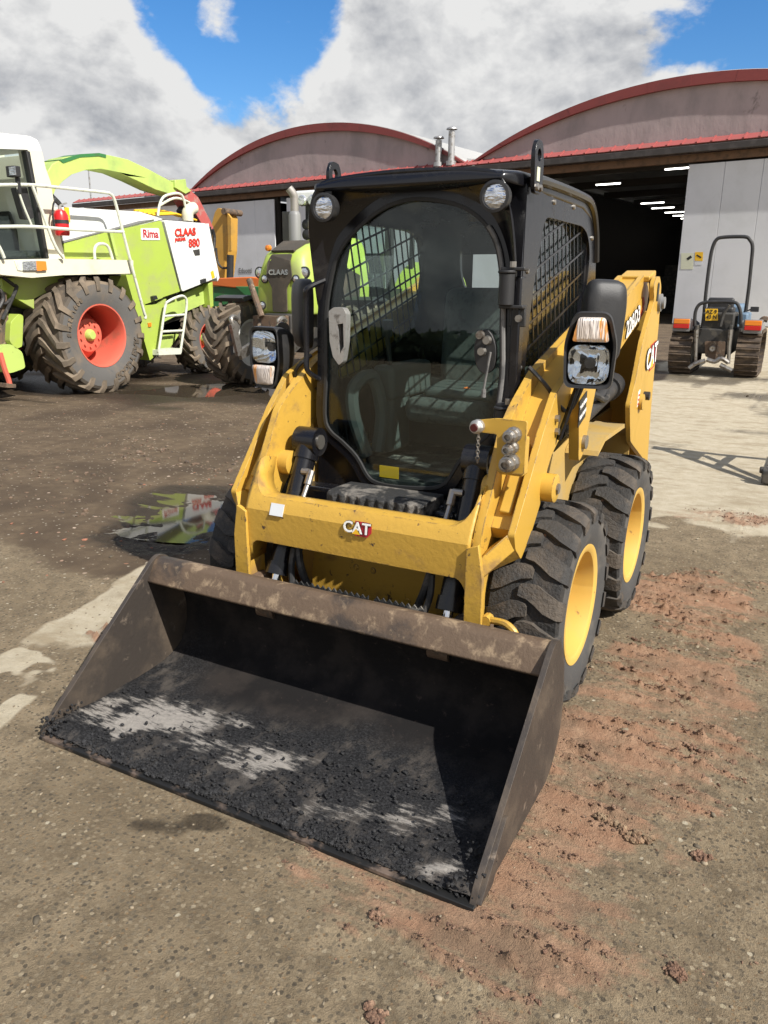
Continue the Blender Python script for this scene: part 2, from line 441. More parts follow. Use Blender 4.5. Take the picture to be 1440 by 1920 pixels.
make_ground()
mw_ = bpy.data.materials.new('puddle_water'); mw_.use_nodes = True; t_ = NT(mw_.node_tree); MATS['puddle_water'] = mw_
_p = t_.n('ShaderNodeBsdfPrincipled', {'Base Color': (.055, .043, .03, 1), 'Roughness': .04, 'IOR': 1.24, 'Specular IOR Level': .5})
t_.nt.links.new(_p.outputs[0], t_.n('ShaderNodeOutputMaterial').inputs[0])
for nm, c, r in (('water', (-2.4, .85), (1.0, .75)), ('water', (-5.4, 6.1), (3.2, 1.5)), ('water', (1.6, 8.8), (1.6, 1.5))):
    mb = MB(); P = circ(c, r[0], 32, r[1]); mb.add([(a, b, WATER) for a, b in P], [tuple(range(32))])
    o = mb.build(nm, 'puddle_water', smooth=0); tag(o, 'shallow still puddle lying in the dirt yard', None, kind='structure')


def stone_pts(n, seed, sub=1):
    bm = bmesh.new(); bmesh.ops.create_icosphere(bm, subdivisions=sub, radius=1); r = random.Random(seed)
    for v in bm.verts: v.co *= r.uniform(.72, 1.2)
    vs = np.array([v.co[:] for v in bm.verts]); bm.verts.index_update(); fs = np.array([[v.index for v in f.verts] for f in bm.faces]); bm.free(); return vs, fs


def scatter(name, label, cat_, mat, pts, sizes, flat=.55, sub=1, seeds=6, sink=.25, smooth=True):
    """many small stones or crumbs as one mesh"""
    pr = [stone_pts(0, k, sub) for k in range(seeds)]; V = []; F = []; off = 0
    hz = height(pts[:, 0], pts[:, 1])
    for i in range(len(pts)):
        vs, fs = pr[i % seeds]; s = sizes[i]; a = rng.uniform(0, 6.28); c, q = math.cos(a), math.sin(a)
        w = vs*np.array([s*rng.uniform(.8, 1.5), s*rng.uniform(.6, 1.0), s*flat*rng.uniform(.6, 1.2)])
        V.append(np.stack([w[:, 0]*c-w[:, 1]*q+pts[i, 0], w[:, 0]*q+w[:, 1]*c+pts[i, 1], w[:, 2]+hz[i]+s*flat*(1-2*sink)*.6], 1)); F.append(fs+off); off += len(vs)
    V = np.concatenate(V); F = np.concatenate(F)
    me = bpy.data.meshes.new(name); me.from_pydata(V.tolist(), [], F.tolist())
    if smooth: me.polygons.foreach_set('use_smooth', [True]*len(me.polygons))
    me.materials.append(MATS[mat]); o = bpy.data.objects.new(name, me); COL.objects.link(o)
    return tag(o, label, cat_, kind='stuff')

# ------------------------------------------------------------------ materials
M('cat_yellow', (.515, .308, .048), .40, col2=(.42, .27, .06), scale=3.2, thr=(.5, .75), col3=(.10, .06, .03), scale3=24, thr3=(.685, .73), bump=.05, bscale=30, spec=.45, rough2=.65, edge=(.13, .085, .05))
M('cat_yellow_worn', (.515, .308, .048), .45, col2=(.28, .165, .05), scale=6, thr=(.52, .70), col3=(.06, .04, .03), scale3=22, thr3=(.62, .66), bump=.12, bscale=50, rough2=.75, edge=(.11, .07, .045))
M('dusty_yellow', (.43, .28, .075), .75, col2=(.36, .27, .13), scale=4, thr=(.42, .68), col3=(.16, .11, .05), scale3=20, thr3=(.63, .72), bump=.1, bscale=90)
M('rim_yellow', (.60, .38, .085), .42, col2=(.56, .36, .10), scale=5, thr=(.5, .72), col3=(.25, .15, .06), scale3=22, thr3=(.68, .74))
M('black_paint', (.007, .007, .009), .24, col2=(.022, .020, .019), scale=6, thr=(.55, .75), col3=(.12, .11, .1), scale3=60, thr3=(.72, .76), bump=.03, bscale=25, spec=.5, rough2=.5)
M('black_plastic', (.022, .022, .023), .5, col2=(.045, .042, .04), scale=8, thr=(.5, .75), bump=.12, bscale=260)
M('black_dusty', (.02, .02, .02), .7, col2=(.17, .155, .135), scale=9, thr=(.50, .64), bump=.5, bscale=60)
M('rubber', (.020, .019, .018), .72, col2=(.07, .055, .042), scale=5, thr=(.5, .72), col3=(.20, .11, .07), scale3=9, thr3=(.66, .74), bump=.5, bscale=70, rough2=.95)
M('rubber_wall', (.055, .054, .053), .74, col2=(.13, .115, .095), scale=5, thr=(.48, .72), bump=.15, bscale=60, rough2=.9)
M('seal', (.02, .02, .02), .6)
M('seal_grey', (.16, .155, .15), .6, col2=(.08, .08, .08), scale=15)
M('chrome', (.82, .83, .85), .13, 1.0)
M('steel', (.36, .34, .31), .42, .9, col2=(.16, .12, .09), scale=20, thr=(.5, .7))
M('cast_metal', (.50, .49, .47), .45, .75, col2=(.18, .16, .14), scale=25, thr=(.52, .7), bump=.2, bscale=120)
M('bucket_steel', (.060, .050, .043), .5, .35, col2=(.13, .098, .07), scale=3.5, thr=(.45, .7), col3=(.20, .16, .125), scale3=14, thr3=(.60, .72), bump=.15, bscale=60, rough2=.75)
M('lip_steel', (.125, .085, .056), .62, .25, col2=(.055, .043, .035), scale=3, thr=(.5, .62), col3=(.30, .22, .14), scale3=15, thr3=(.52, .68), bump=.2, bscale=70, rough2=.5)
M('edge_steel', (.21, .155, .12), .5, .5, col2=(.02, .02, .02), scale=6, thr=(.42, .52))
M('asphalt_crumb', (.013, .013, .014), .55, col2=(.03, .03, .032), scale=40, bump=.6, bscale=200)
M('lamp_lens', (.80, .82, .85), .10, .85, col2=(.42, .44, .47), scale=22, thr=(.45, .6), bump=.35, bscale=24, stretch=(1, 1, 3), bdetail=2)
M('lens_ribbed', (.72, .64, .58), .18, .2, col2=(.80, .36, .10), scale=13, thr=(.5, .6), bump=.5, bscale=60, stretch=(3, 1, .35), bdetail=1)
M('reflector', (.92, .93, .95), .05, 1.0, bump=.10, bscale=20, stretch=(3, 1, .6), bdetail=1)
M('lug_rubber', (.036, .034, .032), .82, col2=(.095, .076, .058), scale=7, thr=(.42, .66), col3=(.22, .115, .075), scale3=7, thr3=(.66, .74), bump=.5, bscale=80)
M('farm_lug', (.11, .088, .064), .9, col2=(.20, .155, .11), scale=3, thr=(.4, .62), bump=.3, bscale=40)
M('amber', (.75, .22, .02), .25, coat=.5)
M('red_lens', (.5, .015, .012), .25, coat=.5)
M('cap_red', (.06, .005, .005), .4)
M('white_decal', (.80, .79, .76), .45)
M('black_decal', (.008, .008, .008), .45)
M('red_decal', (.42, .018, .028), .45)
M('yellow_decal', (.75, .42, .02), .45)
M('seat_cloth', (.06, .066, .062), .9, col2=(.035, .038, .036), scale=30)
M('cab_trim', (.055, .064, .061), .7)
M('hose', (.018, .018, .018), .55, col2=(.06, .055, .05), scale=20)
glass('cab_glass', (.88, .95, .93), ior=1.42)
glass('lamp_glass', (.93, .95, .97), ior=1.45)
glass('side_glass', (.90, .955, .935), ior=1.4)
# other machines and the hall
M('lime_green', (.36, .47, .075), .45, col2=(.34, .38, .14), scale=2.2, thr=(.45, .72), col3=(.17, .19, .06), scale3=7, thr3=(.66, .74))
M('lime_old', (.42, .54, .13), .5, col2=(.30, .40, .12), scale=1.6, thr=(.45, .7), col3=(.13, .12, .05), scale3=9, thr3=(.64, .7))
M('claas_white', (.74, .75, .73), .4, col2=(.60, .60, .55), scale=1.5, thr=(.5, .8))
M('cream', (.66, .63, .50), .5, col2=(.54, .50, .38), scale=2, thr=(.5, .75))
M('rail_paint', (.62, .64, .54), .45, col2=(.42, .40, .30), scale=12, thr=(.55, .7))
M('salmon_rim', (.62, .13, .085), .5, col2=(.45, .14, .09), scale=4, thr=(.5, .7))
M('faded_red', (.42, .09, .08), .6, col2=(.38, .20, .17), scale=6)
M('farm_rubber', (.075, .062, .048), .85, col2=(.19, .145, .10), scale=2.2, thr=(.40, .66), bump=.3, bscale=30)
M('farm_wall', (.105, .10, .094), .85, col2=(.17, .135, .10), scale=2.5, thr=(.45, .72), col3=(.05, .055, .06), scale3=5, thr3=(.6, .72), bump=.15, bscale=25)
M('dark_iron', (.035, .033, .03), .7, col2=(.08, .07, .055), scale=6, bump=.1)
M('rusty_iron', (.13, .085, .055), .8, col2=(.06, .05, .04), scale=7, col3=(.26, .2, .14), scale3=15, bump=.25)
M('extinguisher_red', (.55, .012, .015), .3, coat=.3)
M('grille', (.055, .046, .035), .8, col2=(.11, .085, .06), scale=2.5, thr=(.45, .7), bump=.3, bscale=90)
M('excavator_yellow', (.48, .265, .045), .5, col2=(.38, .22, .05), scale=2)
M('orange_paint', (.62, .15, .03), .5)
M('drill_green', (.03, .16, .045), .5, col2=(.05, .12, .04), scale=2)
M('render_wall', (.39, .315, .31), .95, col2=(.29, .245, .24), scale=.7, thr=(.42, .7), col3=(.19, .155, .15), scale3=1.3, thr3=(.60, .70), bump=.9, bscale=3.5, stretch=(1, 1, .55))
M('fascia_red', (.23, .045, .04), .55, col2=(.19, .04, .036), scale=.8)
M('canopy_red', (.33, .08, .075), .55, col2=(.28, .09, .08), scale=1.5)
M('gutter_brown', (.045, .038, .034), .5, col2=(.07, .06, .055), scale=2)
M('timber', (.16, .09, .05), .8, col2=(.10, .06, .035), scale=3)
M('roof_sheet', (.42, .42, .41), .6)
M('door_sheet', (.62, .63, .65), .5, col2=(.55, .56, .57), scale=.6, thr=(.45, .7), col3=(.37, .35, .31), scale3=3.0, thr3=(.66, .8), bump=.06, bscale=3)
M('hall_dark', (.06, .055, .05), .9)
M('flue_metal', (.42, .42, .42), .45, .6, col2=(.25, .23, .2), scale=6)
M('paper', (.62, .63, .48), .8); M('paper_white', (.6, .62, .64), .8)
M('plate_yellow', (.80, .47, .02), .5)
M('track_shoe', (.075, .056, .042), .8, .2, col2=(.15, .108, .072), scale=6, thr=(.42, .62), col3=(.045, .035, .03), scale3=12, thr3=(.55, .65), bump=.4, bscale=50)
M('blue_paint', (.11, .17, .24), .6)
M('grey_paint', (.20, .20, .20), .5)
M('leafy', (.05, .075, .03), .8, col2=(.03, .05, .02), scale=1.0)
M('clod', (.22, .125, .08), .95, col2=(.30, .19, .125), scale=20, thr=(.4, .65), col3=(.16, .09, .06), scale3=30, thr3=(.5, .66), bump=.9, bscale=120, island=.3)
M('clod_sandy', (.34, .245, .15), .95, col2=(.25, .15, .09), scale=20, thr=(.4, .65), bump=.9, bscale=120, island=.3)
M('chip_stone', (.21, .17, .115), .85, island=.6)
M('faded_brick', (.27, .115, .07), .9, island=.3)
emit('tube_light', (1.0, .97, .9), 6.0)

# ------------------------------------------------------------------ halls behind the yard (local x along the front, -y towards the yard)
RZ = -.14306; BORG = (-4.092, 33.759, 0)


def arc_pts(s0, s1, z0, rise, n=36):
    c = (s0+s1)/2; h = (s1-s0)/2; r = (h*h+rise*rise)/(2*rise); a = math.asin(h/r)
    return [(c+r*math.sin(-a+2*a*k/n), z0-(r-rise)+r*math.cos(-a+2*a*k/n)) for k in range(n+1)]


def hall(label, s0, s1, z0, rise, c0, c1, panels, opening):
    t = thing('arched_hall', label, 'building', BORG, RZ)
    A = arc_pts(s0, s1, z0, rise)
    mb = MB(); mb.prism([(s1, 6.9), (s0, 6.9)]+A, 'y', 0, .3); mb.build('gable_wall', 'render_wall', t, smooth=0)
    out = arc_pts(s0-.25, s1+.25, z0-.05, rise+.42); inn = arc_pts(s0, s1, z0-.02, rise-.02)
    mb = MB()
    for k in range(0, 36, 3):        # the fascia is made of short flashing lengths
        q = out[k:k+4]+inn[k:k+4][::-1]; mb.prism([(a, b) for a, b in q], 'y', -.17-.006*((k//3) % 2), .1)
    mb.build('fascia', 'fascia_red', t, smooth=0)
    mb = MB(); mb.loft([[(a, 0, b+.02) for a, b in out], [(a, 42, b+.02) for a, b in out]], False); mb.build('roof', 'roof_sheet', t, solid=.06)
    # lean-to canopy of ribbed sheets over the doors
    mb = MB(); mb.add([(c0, .0, 7.46), (c1, .0, 7.46), (c1, -.52, 7.2), (c0, -.52, 7.2)], [(0, 1, 2, 3)]); mb.build('canopy', 'canopy_red', t, solid=.03, smooth=0)
    mb = MB(); mb.bar((0, .0, 7.495), (0, -.535, 7.228), .07, .05); rib = mb.build('canopy_rib', 'canopy_red', t, smooth=0); k = c0+.2; rib.location.x = k
    while k+.6 < c1:
        k += .6; r2 = rib.copy(); COL.objects.link(r2); r2.location.x = k
    mb = MB(); mb.box(((c0+c1)/2, -.5, 7.0), (c1-c0, .16, .28)); mb.build('gutter', 'gutter_brown', t, bevel=.03)
    mb = MB(); mb.box(((c0+c1)/2, -.12, 6.7), (c1-c0, .2, .3)); mb.build('lintel_beam', 'timber', t, smooth=0)
    for a, b, w, zt, yy in panels:
        n = max(1, round((b-a)/w)); w = (b-a)/n
        for i in range(n):
            mb = MB(); mb.box((a+w*(i+.5), yy, zt/2+.02), (w-.012, .07, zt-.04)); mb.build('door_panel', 'door_sheet', t, bevel=.008)
    # shell of the hall behind the doors
    x0, x1 = s0+.1, s1-.1
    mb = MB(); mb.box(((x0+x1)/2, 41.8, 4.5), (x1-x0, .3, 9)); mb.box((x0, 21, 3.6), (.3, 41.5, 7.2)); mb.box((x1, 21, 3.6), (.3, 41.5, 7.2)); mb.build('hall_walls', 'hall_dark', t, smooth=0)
    o0, o1 = opening
    for a, b in ((x0, o0), (o1, x1)):
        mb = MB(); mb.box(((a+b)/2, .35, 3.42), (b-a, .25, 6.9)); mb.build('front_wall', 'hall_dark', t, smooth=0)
    return t


H1 = hall('hall with lower arched gable on the left, grey sliding doors behind the green tractor', -31.1, -11.1, 7.42, 2.35, -44, -10.78,
          [(-30.4, -23.9, 1.62, 6.42, -.16), (-22.9, -11.2, 1.62, 6.42, -.16)], (-24.0, -22.8))
H2 = hall('taller-looking arched hall on the right with its door slid open and lights on', -10.4, 9.8, 7.36, 2.13, -10.72, 14,
          [(-.02, 11.6, 1.46, 6.46, -.16), (-10.2, -6.7, 1.62, 6.42, -.16)], (-6.6, 0.0))
# low wing continuing left of the first hall
mb = MB(); mb.box((-37.6, .5, 3.3), (13, .4, 6.6)); mb.build('wing_wall', 'door_sheet', H1, smooth=0)
mb = MB(); mb.box((-37.6, 6, 7.0), (13, 11, .3)); mb.build('wing_roof', 'roof_sheet', H1, smooth=0)
mb = MB(); mb.box((-37.2, 2.2, 7.95), (1.7, 1.7, 1.5))
for k in range(5): mb.box((-37.2, 2.2, 7.35+k*.28), (1.82, 1.82, .05))
mb.build('ventilation_cowl', 'flue_metal', H1, smooth=0)
for s_, zt in ((-12.35, 8.72), (-11.6, 9.05)):
    mb = MB(); mb.cyl((s_, -.28, 7.2), (s_, -.28, zt-.2), .165, 16); mb.cyl((s_, -.28, zt-.22), (s_, -.28, zt-.1), .09, 8); mb.lathe([(.28, zt-.12), (.26, zt-.06), (.02, zt+.04)], (s_, -.28, 0), 'z', 16)
    mb.cyl((s_, -.28, 7.3), (s_, -.28, 7.5), .25, 16); mb.build('flue', 'flue_metal', H1)
mb = MB(); mb.prism([(-11.3, 7.3), (-10.2, 7.3), (-10.1, 7.75), (-10.5, 7.6), (-11.2, 7.7)], 'y', .6, 30); mb.build('valley_flashing', 'claas_white', H1, smooth=0)
# lit strip lights and a crane post inside the open hall
TL = [[(-1.642,6.611),(-.642,6.602)], [(-5.632,6.417),(-4.411,6.412)], [(-3.16,7.024),(-2.587,7.037)], [(-6.888,6.431),(-5.51,6.449)], [(-7.328,6.429),(-5.913,6.456)], [(-7.318,6.365),(-6.027,6.373)], [(-7.703,6.387),(-6.902,6.422)], [(-8.039,6.424),(-7.544,6.44)]]
for (a, b), dep in zip(TL, (1.8, 3.8, 9, 14, 17.3, 20, 23, 26)):
    w = max(b[0]-a[0], 1.1)
    mb = MB(); mb.box((a[0]+w/2, dep, a[1]), (w, .09, .05)); o = mb.build('strip_light', 'tube_light', H2, smooth=0)
    mb = MB(); mb.box((a[0]+w/2, dep, a[1]+.06), (w+.06, .16, .06)); mb.build('light_housing', 'grey_paint', H2, smooth=0)
mb = MB(); mb.box((-2.6, 14, 3.2), (.42, .42, 6.4)); mb.box((-2.6, 14, 6.0), (.9, .5, .25)); mb.build('crane_post', 'excavator_yellow', H2, smooth=0)
mb = MB()
for k in range(7): mb.box((-2, 3+k*5.2, 6.95), (14, .2, .35))
mb.build('roof_beams', 'hall_dark', H2, smooth=0)
mb = MB(); mb.box((-.2, 8, 6.1), (3.4, .2, .7)); mb.build('crane_beam', 'hall_dark', H2, smooth=0)
mb = MB(); mb.text('DEMAG', .55, (-.2, 7.88, 6.1), (1, 0, 0), (0, 0, 1), .01, .02); mb.build('beam_lettering', 'grey_paint', H2, smooth=0)
for (x, y, z, dx, dy, dz), nm in zip(((-5.2, 16, 1.1, 2.0, 3, 2.2), (-4.1, 22, .9, 1.6, 3, 1.8), (-1.2, 26, 1.3, 2.4, 4, 2.6)), ('workbench_stack',)*3):
    mb = MB(); mb.box((x, y, z), (dx, dy, dz)); mb.box((x+.3, y, z+dz*.6), (dx*.5, dy*.6, dz*.4)); mb.box((x, y-dy/2-.1, z), (dx*.8, .15, .1)); mb.build(nm, 'dark_iron', H2, bevel=.05)
mb = MB(); P = [(.06,2.967),(.572,2.958),(.624,2.307),(.111,2.31)]; mb.prism(P, 'y', -.205, -.2); mb.build('notice_sheet', 'paper', H2, smooth=0)
mb = MB(); P = [(.633,3),(.961,2.994),(.982,2.629),(.651,2.654)]; mb.prism(P, 'y', -.205, -.2); mb.build('warning_sign', 'plate_yellow', H2, smooth=0)
mb = MB(); (a, z0), = [(.807,2.825)]; mb.box((a, -.208, z0), (.22, .004, .06), Matrix.Rotation(.5, 3, 'Y')); mb.build('camera_pictogram', 'black_decal', H2, smooth=0)
mb = MB(); P = [(.656,2.611),(.985,2.607),(.978,2.478),(.671,2.481)]; mb.prism(P, 'y', -.205, -.2); mb.build('notice_strip', 'paper_white', H2, smooth=0)
mb = MB(); (a, z0), = [(.417,2.766)]; mb.box((a, -.208, z0), (.2, .004, .11), Matrix.Rotation(-.6, 3, 'Y')); mb.build('pictogram', 'black_decal', H2, smooth=0)
mb = MB(); (a, z0), = [(-26.762,2.384)]; mb.text('Edsotti', .42, (a+.2, -.21, z0), (1, 0, 0), (0, 0, 1), .004, .01); mb.text('4051', .34, (a+.6, -.21, z0-.55), (1, 0, 0), (0, 0, 1), .004, .01); mb.build('door_lettering', 'grey_paint', H1, smooth=0)
mb = MB(); mb.tube([(-53.2, 46.3, 0), (-53.2, 46.3, 10.9)], [.1, .06], 8); mb.cyl((-53.2, 46.3, 10.85), (-53.2, 46.0, 11.0), .06, 8); o = mb.build('light_mast', 'flue_metal'); tag(o, 'thin pale mast rising behind the low wing of the hall', 'mast')

# ------------------------------------------------------------------ wheels
def tyre_mesh(Rr, w, rr, n, path, lw, lh, wall, chev=True):
    """lathe-turned carcass with raised tread lugs; axle along x"""
    mb = MB(); h = w/2
    side = [(rr, .80*h), (rr+.012, .90*h), (rr+.30*(Rr-rr), .99*h), (rr+.55*(Rr-rr), 1.0*h), (rr+.74*(Rr-rr), .985*h)]
    sh = (Rr-lh*1.1, .93*h)
    mb.cur = 1; mb.lathe(side, (0, 0, 0), 'x', 64); mb.lathe([(r, -x) for r, x in side], (0, 0, 0), 'x', 64)
    mb.cur = 0; mb.lathe([side[-1], sh, (Rr-lh, .55*h), (Rr-lh, -.55*h), (sh[0], -sh[1]), (side[-1][0], -side[-1][1])], (0, 0, 0), 'x', 64)
    for sg in (1, -1):
        for k in range(n):
            a0 = 2*math.pi*(k+(.5 if sg < 0 else 0))/n
            secs = []; mb.cur = 2
            for i, (t, s, *ww) in enumerate(path):
                r = Rr-(.012 if t > .9 else 0)*Rr/.387
                wd = ww[0] if ww else lw*(1.0 if i else .95); tt = sg*t*h
                drop = lh*1.35 if t <= .9 else lh*2.0
                if t > 1.0: r = Rr-lh*1.5
                a = a0+s/Rr; da = wd/2/Rr; db = da*1.10
                secs.append([(tt, math.cos(q)*rad, math.sin(q)*rad) for q, rad in ((a-db, r-drop), (a-da, r), (a+da, r), (a+db, r-drop))])
            mb.loft(secs)
    return mb


def rim_mesh(rr, w, depth, hub, bolts, bolt_r, disc=.3):
    mb = MB(); h = w/2
    mb.lathe([(rr+.012, .88*h), (rr+.012, .92*h), (rr-.006, .915*h), (rr-.018, .86*h), (rr-.03, .5*h), (rr-.03, -.2*h-depth), (rr*.93, -.3*h-depth), (hub, disc*h-depth), (hub, disc*h+.02-depth), (hub*.9, disc*h+.03-depth), (0, disc*h+.03-depth)], (0, 0, 0), 'x', 48)
    mb.lathe([(rr+.012, -.9*h), (rr-.03, -.86*h), (rr-.03, -.2*h-depth)], (0, 0, 0), 'x', 48)
    for k in range(bolts):
        a = 2*math.pi*k/bolts; c = (math.cos(a)*bolt_r, math.sin(a)*bolt_r)
        b = max(.009, rr*.035); mb.cyl((disc*h-depth-.01, *c), (disc*h-depth+.035*max(1, rr/.25), *c), b, 6)
    return mb


# ------------------------------------------------------------------ skid steer loader
L = thing('skid_steer_loader', 'yellow and black skid steer loader with its bucket on the ground', 'loader')
# wheels
tm = tyre_mesh(.387, .264, .222, 18, [(1.05, .026, .066), (.92, .022, .070), (.6, .004, .074), (.34, -.018, .070), (.12, -.028, .056), (-.08, -.028, .046), (-.14, -.025, .034)], .07, .018, None)
rm = rim_mesh(.222, .264, .045, .085, 8, .12)
W0 = None
for sx in (1, -1):
    for wy in (-.493, .493):
        wh = grp('wheel', L, (sx*.630, wy, .384))
        if W0 is None:
            ty = tm.build('tyre', ['rubber', 'rubber_wall', 'lug_rubber'], None, smooth=24); ri = rm.build('rim', 'rim_yellow', None, smooth=40); W0 = (ty, ri)
        else:
            ty, ri = W0[0].copy(), W0[1].copy(); COL.objects.link(ty); COL.objects.link(ri)
        for o in (ty, ri):
            o.parent = wh; o.matrix_parent_inverse = Matrix()
            o.rotation_euler = ((.35 if wy > 0 else 0)+(.2 if sx < 0 else 0), 0, 0 if sx > 0 else math.pi)
# chassis
mb = MB(); mb.prism(rnd([(-.60, .20), (-.64, .5), (-.6, .70), (-.3, .71), (.50, .71), (.56, .88), (1.15, .9), (1.3, .8), (1.3, .35), (1.15, .2)], .03), 'x', -.455, .455); mb.build('chassis', 'dusty_yellow', L, bevel=.008)
for s in (1, -1):
    mb = MB(); mb.prism(rnd([(-.56, .26), (-.60, .62), (-.50, .80), (.1, .90), (.62, .90), (.95, .80), (.95, .3)], .04), 'x', s*.455, s*.488); mb.build('side_panel', 'dusty_yellow', L, bevel=.006)
    # mudguard over the rear wheel
    mb = MB(); q = [(.10, .86), (.22, .905), (.62, .905), (.78, .84), (.80, .5)]; mb.prism(q+[(a-.012, b-.02) for a, b in q[::-1]], 'x', s*.49, s*.635); mb.build('fender', 'dusty_yellow', L)
    for wy in (-.493, .493):
        mb = MB(); mb.cyl((s*.45, wy, .384), (s*.60, wy, .384), .075, 20); mb.build('axle_tube', 'dusty_yellow', L)
mb = MB(); mb.prism(rnd([(.56, .88), (.60, 1.22), (.72, 1.30), (1.22, 1.27), (1.32, 1.15), (1.32, .80)], .05), 'x', -.44, .44); mb.build('engine_cover', 'black_plastic', L, bevel=.01)
mb = MB(); mb.prism(rnd([(-.36, .24), (.33, .24), (.36, .42), (.30, .64), (-.30, .64), (-.36, .42)], .05), 'y', -.668, -.65)
for x, z in ((-.14, .50), (-.06, .50), (-.14, .43), (-.06, .43), (.19, .53), (.19, .46), (.19, .38), (.10, .33)): mb.cyl((x, -.674, z), (x, -.66, z), .011, 10)
mb.build('belly_plate', 'cat_yellow_worn', L, bevel=.004)
# lift arms: box section behind, channel with two plates in front, leg down to the coupler
for s in (1, -1):
    A = grp('lift_arm', L, (s*.55, 0, 1.1))
    inner = [(-.62, 1.14), (-.72, 1.07), (-.83, .875), (-.905, .755), (-.94, .64), (-.95, .40), (-.94, .34), (-.85, .34), (-.855, .52), (-.80, .64), (-.63, .82), (-.6, .92), (-.3, 1.045), (.2, 1.185), (1.02, 1.435), (1.1, 1.5), (1.05, 1.60), (.95, 1.605), (-.42, 1.245)]
    mb = MB(); mb.prism(rnd(inner, .03, 3), 'x', s*.465, s*.495); mb.build('inner_plate', 'cat_yellow_worn', A, bevel=.004)
    outer = [(-.50, 1.175), (-.625, 1.055), (-.885, .745), (-.865, .69), (-.80, .635), (-.70, .70), (-.60, .80), (-.55, .83), (-.555, .90), (-.50, .955), (-.336, 1.035), (.218, 1.136), (.488, 1.256), (.928, 1.386), (1.08, 1.44), (1.1, 1.52), (1.05, 1.605), (.93, 1.605), (.5, 1.485), (-.30, 1.255)]
    mb = MB(); mb.prism(rnd(outer, .012, 3), 'x', s*.575, s*.60); mb.build('outer_plate', 'cat_yellow', A, bevel=.004)
    web = [(-.48, 1.15), (-.58, 1.04), (-.83, .745), (-.80, .70), (-.69, .73), (-.60, .83), (-.57, .93), (-.336, 1.05), (.13, 1.14), (.82, 1.38), (1.03, 1.50), (.95, 1.592), (.5, 1.472), (-.30, 1.242)]
    mb = MB(); mb.prism(web, 'x', s*.495, s*.575); mb.build('arm_box', 'cat_yellow', A)
    # sloping closing plate between channel and leg, and the long raised rib on the channel face
    mb = MB(); mb.add([(s*.574, -.885, .745), (s*.597, -.862, .69), (s*.597, -.80, .638), (s*.574, -.76, .74), (s*.50, -.955, .66), (s*.50, -.955, .58), (s*.50, -.82, .58), (s*.50, -.84, .68)], [(0, 1, 5, 4), (1, 2, 6, 5), (2, 3, 7, 6), (3, 0, 4, 7), (4, 5, 6, 7), (0, 3, 2, 1)]); mb.build('closing_plate', 'cat_yellow_worn', A, bevel=.004)
    mb = MB(); mb.bar((s*.535, -.62, 1.005), (s*.535, -.80, .79), .045, .03, (0, -.77, .64)); mb.build('channel_rib', 'cat_yellow', A, bevel=.006)
    mb = MB(); mb.prism([(s*a, b) for a, b in ((.462, .36), (.525, .36), (.525, .60), (.505, .72), (.462, .70))], 'y', -.968, -.948); mb.build('leg_flange', 'cat_yellow_worn', A, bevel=.003)
    mb = MB(); mb.lathe([(.052, 0), (.052, s*.045), (.034, s*.05), (0, s*.05)], (s*.598, -.575, .845), 'x', 24); mb.build('pin_boss', 'cat_yellow', A)
    mb = MB(); mb.cyl((s*.645, -.575, .845), (s*.655, -.575, .845), .02, 8); mb.build('boss_pin', 'steel', A)
    mb = MB(); mb.lathe([(.05, 0), (.05, -s*.05), (.03, -s*.055), (0, -s*.055)], (s*.47, -.70, .845), 'x', 24); mb.build('cylinder_boss', 'cat_yellow', A)
    for y, z in ((-.49, 1.085), (-.48, 1.035)):
        mb = MB(); mb.cyl((s*.595, y, z), (s*.615, y, z), .013, 8); mb.build('bolt', 'steel', A)
    # lift cylinder and wedge bracket below the arm
    mb = MB(); mb.cyl((s*.55, -.10, 1.0), (s*.55, .62, 1.08), .048, 18); mb.cyl((s*.55, -.25, .985), (s*.55, -.10, 1.0), .026, 12); mb.cyl((s*.55, .56, 1.073), (s*.55, .66, 1.085), .06, 18); mb.build('lift_cylinder', 'black_plastic', A)
    mb = MB(); mb.prism(rnd([(-.33, 1.15), (-.05, 1.19), (-.20, .90), (-.26, .88)], .02), 'x', s*.60, s*.64); mb.build('wedge_bracket', 'cat_yellow', A, bevel=.003)
    mb = MB(); mb.cyl((s*.63, -.215, .955), (s*.655, -.215, .955), .028, 16); mb.build('pivot_pin', 'steel', A)
    mb = MB(); mb.tube(cat([(s*.58, .0, 1.12), (s*.60, .1, 1.10), (s*.60, .3, 1.06), (s*.56, .5, 1.12), (s*.54, .62, 1.3)]), .014, 8); mb.tube(cat([(s*.56, .0, 1.10), (s*.58, .15, 1.13), (s*.58, .35, 1.15), (s*.54, .6, 1.28)]), .012, 8); mb.build('hydraulic_hose', 'hose', A)
    mb = MB(); mb.box((s*.555, 1.0, 1.60), (.15, .16, .03), Matrix.Rotation(.2, 3, 'X')); mb.build('arm_cap', 'cat_yellow', A, bevel=.006)
    # upright at the rear that carries the arm
    T = grp('rear_upright', L, (s*.65, 1.0, .9))
    tw = [(.88, 1.55), (.92, 1.595), (1.02, 1.60), (1.09, 1.555), (1.135, 1.353), (1.14, 1.129), (1.16, .926), (1.23, .582), (.66, .81), (.56, 1.00), (.64, 1.10), (.74, 1.294), (.93, 1.48)]
    mb = MB(); mb.prism(rnd(tw, .02, 3), 'x', s*.637, s*.66); mb.build('upright_plate', 'cat_yellow', T, bevel=.004)
    mb = MB(); mb.box((s*.53, 1.17, 1.0), (.2, .04, .85)); mb.build('upright_back', 'cat_yellow', T, bevel=.004)
    mb = MB(); mb.cyl((s*.655, 1.07, 1.47), (s*.69, 1.07, 1.47), .03, 12); mb.cyl((s*.655, 1.07, 1.47), (s*.674, 1.07, 1.47), .045, 20); mb.build('pivot_pin', 'grey_paint', T)
